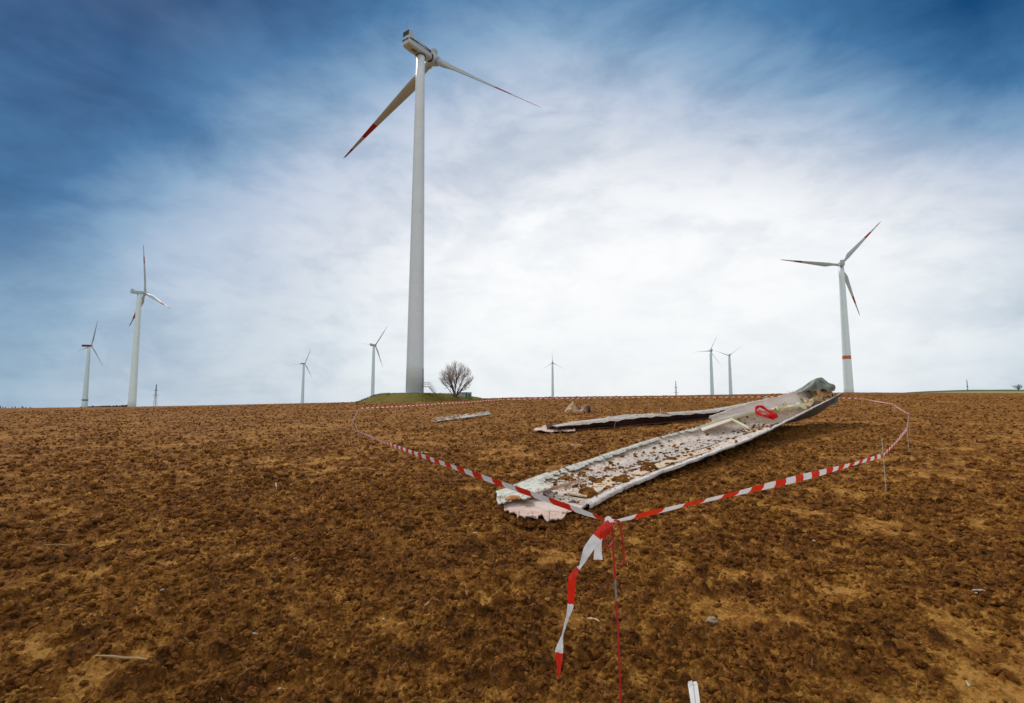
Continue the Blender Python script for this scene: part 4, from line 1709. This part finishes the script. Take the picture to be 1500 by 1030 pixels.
# ------------------------------------------------------------------ third piece, on the left
p0, p1 = on_land(640, 616.5, .08), on_land(718, 608.5, .08)
p1.z += .12
third = thing('blade_fragment', (p0.x, p0.y, mz(p0.x, p0.y)), 'small flat pale blade splinter lying alone in the soil at the left, below the tree', 'blade fragment')
rows = []
dirv = (p1 - p0)
for i in range(34):
    u = i / 33
    p = p0 + dirv * u
    w_ = .55 * (1 - .55 * u)
    jg = vn(u * 22, 1, 44)
    rows.append([p + Vector((.1, -w_ * .6, -.02)), p + Vector((0, 0, .05)), p + Vector((-.1, w_ * .7, .16 + jg * .22)), p + Vector((-.1, w_ * 1.1, .10 + jg * .3))])
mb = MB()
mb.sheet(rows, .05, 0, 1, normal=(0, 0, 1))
mb.build('skin', [SKIN2, OUTER_SHADED], third)
mb = MB()
for k in range(34):
    u = abs(rr.gauss(0, .33))
    if u > 1:
        continue
    p = p0 + dirv * u
    mb.box(p + Vector((rr.uniform(-.6, .1) * (1 - u), rr.uniform(0, .7), rr.uniform(.02, .18))), (rr.uniform(.12, .5), rr.uniform(.1, .3), rr.uniform(.04, .14)), 0, Matrix.Rotation(rr.uniform(-1, 1), 3, 'Z') @ Matrix.Rotation(rr.uniform(-.4, .4), 3, 'Y'))
mb.build('broken_core', TAN, third)
mb = MB()
for k in range(12):
    p = p0 + Vector((rr.uniform(-1.3, .2), rr.uniform(-.2, .5), -.05))
    mb.box(p, (rr.uniform(.15, .5), .2, rr.uniform(.05, .14)), 0, Matrix.Rotation(rr.uniform(-.5, .5), 3, 'Y'))
mb.build('splinter', WOOD, third)

# ------------------------------------------------------------------ crumpled piece in the middle distance
pc = on_land(848, 606, 0)
CD = pc.y / 50
crum = thing('crumpled_panel', pc, 'crumpled tan and brown panel standing on the soil behind the long blade piece', 'blade fragment')
def cr_pts(L_):
    return [[W(px, py, (D - 50) * .8 + pc.y) for (px, py, D) in row] for row in L_]


rows = cr_pts([[(826.5, 603.5, 50), (832, 606, 49.6), (836, 606, 49.7)], [(830, 599, 50), (836, 600, 49.4), (842, 605.5, 49.4)], [(834, 594.5, 50.2), (839, 597, 49.8), (844, 602, 49.6)], [(839, 588, 50.3), (840, 592, 50.1), (845, 598, 50)]])
mb = MB()
mb.sheet(rows, .05)
CTAN = wreck_mat('crumpled_tan', (.50, .29, .11), (.42, .26, .09), (.54, .36, .18), dirt=.5, scale=5)
CPINK = wreck_mat('crumpled_pink', (.42, .26, .19), (.36, .20, .13), (.46, .33, .26), dirt=.6, scale=6)
mb.build('folded_sheet', CTAN, crum)
mb = MB()
rows = cr_pts([[(827, 603, 49.8), (828.5, 604, 49.7)], [(831, 598, 49.9), (833, 600, 49.7)], [(836, 592, 50), (838.5, 594.5, 49.9)], [(839, 588, 50.1), (840, 589.5, 50.1)]])
mb.sheet(rows, .06)
mb.build('pale_edge', TAN, crum)
rows = cr_pts([[(842, 597, 50.6), (843, 602, 50), (846, 604, 49.6)], [(849, 595, 50.4), (849, 600, 50.5), (850, 604.5, 49.8)], [(854, 594.5, 50), (855, 600, 49.6), (856, 603, 49.5)], [(859, 593, 50.5), (858, 598, 50.4), (859, 604, 50)]])
mb = MB()
mb.sheet(rows, .05)
mb.build('pink_sheet', CPINK, crum)
rows = cr_pts([[(858, 594, 50.4), (859, 605, 50)], [(863, 595, 51.1), (863, 605, 50.9)], [(867, 596, 50.6), (866, 604, 50.2)], [(871, 596.5, 50.1), (867, 603, 49.9)]])
mb = MB()
mb.sheet(rows, .05)
mb.build('dark_sheet', wreck_mat('rust_brown_sheet', (.20, .08, .03), (.13, .05, .025), (.26, .13, .06), dirt=.5), crum)

# ------------------------------------------------------------------ the posts
POSTRED = plain('post_red', (.46, .014, .014), .5, .25, 30, bump=.001)
POSTGREY = plain('post_grey', (.28, .27, .26), .5, .2, 30, metallic=.4)
POSTPALE = plain('post_pale', (.46, .43, .36), .6, .2, 10)


def near_post():
    base = Vector((W(909, 1012, 3.03).x, 3.03, 0))
    base.z = ground_z(base.x, base.y) - .02
    top = W(897.5, 763, 3.12)
    t = thing('fence_post', base, 'red ribbed steel post in the foreground that both tapes are tied to', 'post', 'posts carrying the barrier tape')
    n_ = 90
    pts, rad_, mi = [], [], []
    for i in range(n_):
        f_ = i / (n_ - 1)
        p = Vector(base).lerp(top, f_)
        p.x += .004 * math.sin(f_ * 5)
        pts.append(p)
        rad_.append(.0066 if i % 2 else .0054)
        mi.append(0)
    mi = [1 if .57 < (i + .5) / (n_ - 1) < .685 else 0 for i in range(n_ - 1)]
    mb = MB()
    mb.tube(pts, rad_, 8, mi)
    mb.build('rod', [POSTRED, POSTGREY], t, smooth=True)
    # the open hook beside it
    c = [W(898, 763, 3.12), W(899.5, 762.2, 3.10), W(903, 763, 3.08), W(908, 766, 3.08), W(911.5, 790, 3.08), W(914, 812, 3.08), W(913.5, 823, 3.08), W(910.5, 827.5, 3.08), W(906.5, 826.5, 3.09)]
    f = []
    for k in range((len(c) - 1) * 8 + 1):
        f.append(catmull(c, k / 8))
    mb = MB()
    mb.tube(f, [.0062 if k % 2 else .0050 for k in range(len(f))], 7)
    mb.build('hook', POSTRED, t, smooth=True)
    c = [W(884, 782, 3.08), W(886, 794, 3.07), W(889.5, 800.5, 3.07), W(894, 799, 3.08), W(898, 793, 3.1)]
    f = [catmull(c, k / 6) for k in range((len(c) - 1) * 6 + 1)]
    mb = MB()
    mb.tube(f, .0042, 6)
    mb.build('wire_loop', POSTRED, t, smooth=True)
    return t, top


NP_, ntop = near_post()


def wpt(px, D, h):
    p = W(px, 590, D)
    p.z = mz(p.x, p.y) + h
    return p


posts = [  # px, D, height, tape height, label
    (1289.5, 10.0, .97, .67, 'thin pale post at the right, nearest to the camera on that side'),
    (1326.5, 17.0, .82, .76, 'thin pale post at the right where the tape bends inwards, second nearest'),
    (1329.3, 25.0, .98, .88, 'thin pale post at the outermost bend of the tape on the right'),
    (1307, 38.0, .95, .88, 'thin pale post on the right, behind the outermost bend of the tape'),
    (1262, 50.0, .98, .92, 'thin pale post just right of the foot of the tall right turbine'),
    (1150, 60.0, .95, .90, 'thin pale post of the far tape, just left of the tarpaulin'),
    (1013, 64.0, .95, .90, 'thin pale post of the far tape between the pylon and the pair of turbines'),
    (950, 66.0, .95, .90, 'thin pale post of the far tape, left of the distant pylon'),
    (880, 67.0, .95, .88, 'thin pale post of the far tape, right of the crumpled panel'),
    (808, 67.0, .95, .88, 'thin pale post of the far tape below the lone middle turbine'),
    (738, 66.0, .95, .86, 'thin pale post of the far tape, right of the white hut'),
    (640, 52.0, .95, .86, 'thin pale post of the far tape in front of the grass mound'),
    (527, 40.5, .95, .88, 'thin pale post at the far left corner of the tape'),
    (516.5, 20.8, .95, .90, 'thin pale post at the leftmost bend of the tape'),
    (526, 22.5, .42, .36, 'short post at the left where the tape hangs low'),
]
verts = []
for px, D, h, th_, lab in posts:
    p = wpt(px, D, 0)
    t = thing('fence_post', (p.x, p.y, p.z), lab, 'post', 'posts carrying the barrier tape')
    mb = MB()
    lx = random.uniform(-.02, .02)
    rp = .006 + D * .00011
    mb.tube([p - Vector((0, 0, .1)), p + Vector((lx * .5, 0, h * .5)), p + Vector((lx, 0, h))], rp, 6)
    mb.build('rod', POSTPALE, t)
    mb = MB()
    hp = p + Vector((lx * .8, 0, th_))
    mb.tube([hp + Vector((0, 0, .03)), hp + Vector((-.03, -.01, .035)), hp + Vector((-.045, -.01, 0)), hp + Vector((-.02, -.01, -.02))], rp * .7, 5)
    mb.build('hook', POSTPALE, t)
    verts.append(hp)

# ------------------------------------------------------------------ barrier tape
def tape_mat(name, c, tr=.35):
    m, nt, b = new_mat(name)
    tcn = nt.new('ShaderNodeTexCoord')
    n1 = nt.noise(tcn.outputs['Object'], 14, 4, .6)
    cc = nt.mix(nt.maprange(n1, .3, .7), tuple(x_ * .86 for x_ in c), c)
    nt.link(cc, b.inputs['Base Color'])
    b.inputs['Roughness'].default_value = .38
    # thin plastic film lets some daylight through
    tl = nt.new('ShaderNodeBsdfTranslucent')
    nt.link(cc, tl.inputs['Color'])
    mx = nt.new('ShaderNodeMixShader')
    mx.inputs[0].default_value = tr
    nt.link(b.outputs[0], mx.inputs[1])
    nt.link(tl.outputs[0], mx.inputs[2])
    nt.link(mx.outputs[0], nt.n['Material Output'].inputs['Surface'])
    return m


TRED = tape_mat('tape_red', (.80, .030, .012))
TWHITE = tape_mat('tape_white', (.90, .90, .89))


def ribbon(path, widths, sides, stripe=.34, phase=0.0, mb=None, start_red=True):
    """path: fine list of points; sides: vector across the band at each point"""
    mb = mb or MB()
    L = phase
    vs, fs, ms = [], [], []
    for i, p in enumerate(path):
        sv = sides[i].normalized() * widths[i] / 2
        nrm = (path[min(i + 1, len(path) - 1)] - path[max(i - 1, 0)]).cross(sv)
        nrm = nrm.normalized() * widths[i] * .10 if nrm.length > 1e-9 else Vector()
        vs += [p + sv, p + nrm, p - sv]
    for i in range(len(path) - 1):
        seg = (path[i + 1] - path[i]).length
        k = int(math.floor((L + seg / 2) / stripe)) % 2
        for j in (0, 1):
            fs.append((i * 3 + j, i * 3 + j + 1, (i + 1) * 3 + j + 1, (i + 1) * 3 + j))
            ms.append(k if start_red else 1 - k)
        L += seg
    mb.add(vs, fs, ms)
    return L


tape = thing('barrier_tape', (NP_.location.x, NP_.location.y, NP_.location.z), 'red and white barrier tape strung from post to post round the wreck', 'barrier tape')
knot = W(896, 764.5, 3.10)
loop_pts = [knot] + verts + [knot]
L = .10
for i in range(len(loop_pts) - 1):
    a, b = loop_pts[i], loop_pts[i + 1]
    ln = (b - a).length
    n_ = max(6, int(ln / .05))
    sag = .0035 * ln * min(1, 12 / ln) * .8
    path, wd, sd_ = [], [], []
    hor = (b - a).cross(Vector((0, 0, 1))).normalized()
    near = 0 if i == 0 else (1 if i == len(loop_pts) - 2 else None)
    for k in range(n_ + 1):
        u = k / n_
        p = a.lerp(b, u)
        p.z -= sag * 4 * u * (1 - u) * (1 + .1 * math.sin(i * 3.1))
        path.append(p)
        w_ = .072
        # bunched up at the knots
        du = min(u, 1 - u) * ln
        w_ *= .25 + .75 * min(1, du / .35)
        # twist slowly along the run
        tw = .20 * math.sin(u * ln * .33 + i * 1.7) + .3 * vn(u * ln * .5, i, 17)
        if i == 0:
            tw = .75 - .5 * min(1, u * 2.2) + .3 * math.sin(u * 11)
        if i == len(loop_pts) - 2:
            tw = .25 + .2 * math.sin(u * 16 + 1) + .75 * max(0, (u - .86) / .14)
        sd_.append(Vector((0, 0, 1)) * math.cos(tw) + hor * math.sin(tw))
        wd.append(w_)
    mb = MB()
    L = ribbon(path, wd, sd_, phase=L, mb=mb, start_red=True)
    mb.build('tape_run', [TWHITE, TRED], tape, smooth=True)

# knot and two loose ends
mb = MB()
kc = W(889, 763, 3.06)
c = [W(886, 771, 3.05), W(885, 764, 3.04), W(889, 759.5, 3.04), W(894, 762, 3.05), W(897, 767, 3.06)]
f = [catmull(c, k / 6) for k in range((len(c) - 1) * 6 + 1)]
ribbon(f, [.030 + .006 * math.sin(k) for k in range(len(f))], [Vector((.2, -.3, 1)) if k < 14 else Vector((.6, -.3, .6)) for k in range(len(f))], mb=mb, stripe=9)
mb.build('knot', [TWHITE, TRED], tape, smooth=True)
mb = MB()
for k in range(3):
    c = [W(897 + k, 763 + k, 3.10 - k * .02), W(893 - k * 2, 768 + k, 3.04), W(889 - k, 776, 3.03), W(884 + k * 2, 785, 3.03)]
    f = [catmull(c, q_ / 6) for q_ in range(19)]
    ribbon(f, [.02 + .045 * min(1, q_ / 10) for q_ in range(19)], [Vector((1, .25 * k, .35)) for _ in range(19)], mb=mb, stripe=9)
mb.build('gathered_tape', [TRED, TRED], tape, smooth=True)


def loose(c, w, name, twist, stripes):
    n_ = (len(c) - 1) * 10
    f = [catmull(c, k / 10) for k in range(n_ + 1)]
    mb = MB()
    vs, fs, ms = [], [], []
    for k, p in enumerate(f):
        s_ = k / 10
        i = min(int(s_), len(c) - 2)
        ww = w[i] + (w[i + 1] - w[i]) * (s_ - i)
        tt = twist[i] + (twist[i + 1] - twist[i]) * (s_ - i)
        tg = (f[min(k + 1, n_)] - f[max(k - 1, 0)]).normalized()
        sv = tg.cross(Vector((0, -1, 0))).normalized()
        bn_ = tg.cross(sv).normalized()
        d_ = (sv * math.cos(tt) + bn_ * math.sin(tt)) * ww / 2
        cr_ = bn_ * .006 * math.sin(k * .7)
        vs += [p + d_, p + d_ * .3 + cr_, p - d_ * .35 - cr_, p - d_]
    for k in range(n_):
        s_ = (k + .5) / 10
        red = 0
        for a_, b_2 in stripes:
            if a_ <= s_ <= b_2:
                red = 1
        for j in range(3):
            fs.append((k * 4 + j, k * 4 + j + 1, (k + 1) * 4 + j + 1, (k + 1) * 4 + j))
            ms.append(red)
    mb.add(vs, fs, ms)
    mb.build(name, [TWHITE, TRED], tape, smooth=True)


loose([W(893, 765, 3.05), W(884, 774, 3.03), W(872, 790, 3.02), W(861, 806, 3.02), W(850, 830, 3.02), W(846, 833, 3.02), W(838, 850, 3.02), W(836, 885, 3.04), W(831, 905, 3.06), W(824, 930, 3.08), W(820.5, 946, 3.08), W(819, 955, 3.08), W(819, 970, 3.08), W(818.5, 992, 3.08)],
      [.03, .045, .052, .050, .022, .020, .046, .036, .020, .008, .036, .046, .034, .008], 'loose_end', [0, .1, .1, .2, 1.2, .6, .2, .3, .8, .2, 0, .2, .4, .5], [(0, 1.8), (4.9, 7.0), (11.1, 14)])
loose([W(893, 766, 3.06), W(887, 776, 3.05), W(878, 787, 3.04), W(876, 800, 3.04), W(876, 820, 3.04)],
      [.03, .05, .040, .038, .050], 'loose_end', [0, .1, .1, .1, .0], [(0, 2.0)])

# ------------------------------------------------------------------ single things lying on the soil
def on_soil(px, py):
    D = 1.65 * 777 / (py - 590)
    for _ in range(12):
        p = W(px, py, D)
        g_ = ground_z(p.x, p.y)
        D += (EYE - g_ - (EYE - p.z)) * D / (EYE - p.z) * .8
    return W(px, py, D)


def stick(pa, pb, r, mat, label, cat='stick', name='stick', n=6, bend=.004):
    a, b = on_soil(*pa), on_soil(*pb)
    a.z += r
    b.z += r
    m_ = a.lerp(b, .5)
    m_.z = max(m_.z, ground_z(m_.x, m_.y) + r * .4)
    c = [a, a.lerp(m_, .6) + Vector((0, 0, bend)), m_, m_.lerp(b, .5) + Vector((0, bend, bend)), b]
    mb = MB()
    mb.tube(c, [r * .7, r, r * 1.05, r * .9, r * .4], n)
    lone(mb, name, (m_.x, m_.y, m_.z - r), mat, label, cat)


stick((52, 801), (122, 803.5), .010, STRAW, 'long thin pale stick lying across the soil at the far left')
stick((140, 962), (222, 969), .0075, STRAW, 'pale brown stick on the dark soil near the bottom left corner')
stick((622, 889), (646, 884), .010, WOOD, 'short tan splinter of wood on the soil in the lower middle', name='wood_splinter', cat='splinter')
stick((656, 708.5), (664, 712.5), .020, TAN, 'small yellowish splinter left of the near end of the broken blade', name='wood_splinter', cat='splinter')
stick((1424, 866), (1444, 866.5), .008, CHIP, 'thin white splinter on the soil at the lower right edge', name='white_splinter', cat='splinter')
stick((861, 908), (878, 912), .009, TAN, 'small tan splinter on the soil left of the red post', name='wood_splinter', cat='splinter')
stick((404, 708), (405, 717), .010, CHIP, 'small white upright chip in the field at the left', name='white_splinter', cat='splinter')


def flake(px, py, pts, mat, label, name, cat, scale, thick=.008, tilt=(0, 0), sub=None):
    p = on_soil(px, py)
    rot = Matrix.Rotation(tilt[0], 3, 'X') @ Matrix.Rotation(tilt[1], 3, 'Y')
    vs = []
    for z_ in (0, thick):
        for (a, b) in pts:
            k = 1 - (.06 if z_ else 0)
            vs.append(p + rot @ Vector((a * scale * k, b * scale * k, z_ + .012 + .15 * scale * .02 * math.sin(a * 9))))
    n_ = len(pts)
    fs = [tuple(range(n_ - 1, -1, -1)), tuple(range(n_, 2 * n_))] + [(k, (k + 1) % n_, (k + 1) % n_ + n_, k + n_) for k in range(n_)]
    mb = MB()
    mb.add(vs, fs)
    lone(mb, name, tuple(p), mat, label, cat)


mb = MB()
rows = []
for (l_, r_) in (((1008, 998.5), (1020, 998)), ((1007.5, 1003), (1021.5, 1001)), ((1009, 1012), (1023, 1010)), ((1011, 1024), (1024.5, 1022)), ((1013, 1038), (1026, 1037))):
    p, q_ = P_(l_[0], l_[1], .055), P_(r_[0], r_[1], .06)
    rows.append([p, p.lerp(q_, .45) + Vector((0, 0, .006)), p.lerp(q_, .6) + Vector((0, 0, -.002)), q_])
mb.sheet(rows, .004, normal=(0, 0, 1))
lone(mb, 'laminate_strip', tuple(P_(1018, 1030, .03)), LIP, 'white torn strip of laminate at the bottom edge, right of the red post', 'strip')
flake(1415, 1002, [(-.3, -1), (.35, -.9), (.4, -.1), (.1, .3), (0, 1), (-.2, .3), (-.38, -.2)], CHIP, 'small white pointed shard near the bottom right corner', 'white_shard', 'shard', .016, .007, (.9, .1))
flake(1430, 871, [(-1, -.4), (.2, -.6), (.9, -.1), (.5, .4), (-.7, .5)], CHIP, 'pale flat chip below the thin white splinter at the lower right', 'pale_chip', 'chip', .016, .006)
flake(570, 742, [(-1.2, -.2), (.6, -.4), (1.3, .1), (.2, .45), (-.8, .35)], TAN, 'thin tan flake on the soil below the left run of tape', 'tan_flake', 'flake', .03, .01)
flake(696, 782, [(-1, -.3), (.3, -.5), (1.1, .05), (.4, .4), (-.6, .4)], PINK, 'thin pinkish flake on the soil left of the loose tape', 'pink_flake', 'flake', .030, .006)
flake(737, 782, [(-1, -.3), (.4, -.45), (1.1, .0), (.5, .42), (-.8, .4)], PINK, 'flat pink flake of laminate below the near end of the broken blade', 'pink_flake', 'flake', .050, .010)
flake(843, 653, [(-3, -.5), (0, -.9), (3, -.2), (2, .8), (-1, .9)], TAN, 'thin pale sheet on the soil between the two blade pieces', 'pale_flake', 'flake', .12, .02)
flake(618, 664, [(-2, -.4), (.4, -.9), (2.2, .2), (1, .8), (-1.6, .6)], TAN, 'tan flake lying on the soil just above the left run of tape', 'tan_flake', 'flake', .10, .02)
STONE = plain('pale_stone', (.27, .19, .12), .85, .2, 12, bump=.004)
for (px, py, r_, lab, m_) in ((239, 867, .026, 'pale beige stone in the soil on the left', STONE), (231, 870, .010, 'small white chip of stone touching the pale beige stone', CHIP),
                              (1043, 913, .036, 'flat brown stone with pale top, right of the red post', STONE), (1192, 793, .016, 'small whitish stone in the middle of the right field', CHIP),
                              (1312, 834, .018, 'small pinkish stone in the field at the lower right', STONE), (371, 933, .026, 'round brown stone in the soil at the lower left', STONE)):
    p = on_soil(px, py)
    mb = MB()
    mb.lump((p.x, p.y, p.z + r_ * .45), r_, seed=int(px), flat=.6, sub=2)
    lone(mb, 'stone', (p.x, p.y, p.z - r_ * .3), m_, lab, 'stone', smooth=True)
# tiny green weed
p = on_soil(1132, 809)
mb = MB()
rr = random.Random(3)
for k in range(16):
    a = rr.uniform(0, 6.28)
    L_ = rr.uniform(.02, .045)
    d_ = Vector((math.cos(a), math.sin(a), rr.uniform(.2, .9))).normalized()
    s_ = Vector((-math.sin(a), math.cos(a), 0)) * L_ * .22
    mb.add([p, p + d_ * L_ * .5 + s_, p + d_ * L_, p + d_ * L_ * .5 - s_], [(0, 1, 2, 3)])
lone(mb, 'weed', tuple(p), plain('weed_leaf', (.035, .09, .03), .6), 'tiny dark green weed growing in the bare soil right of the post', 'weed')
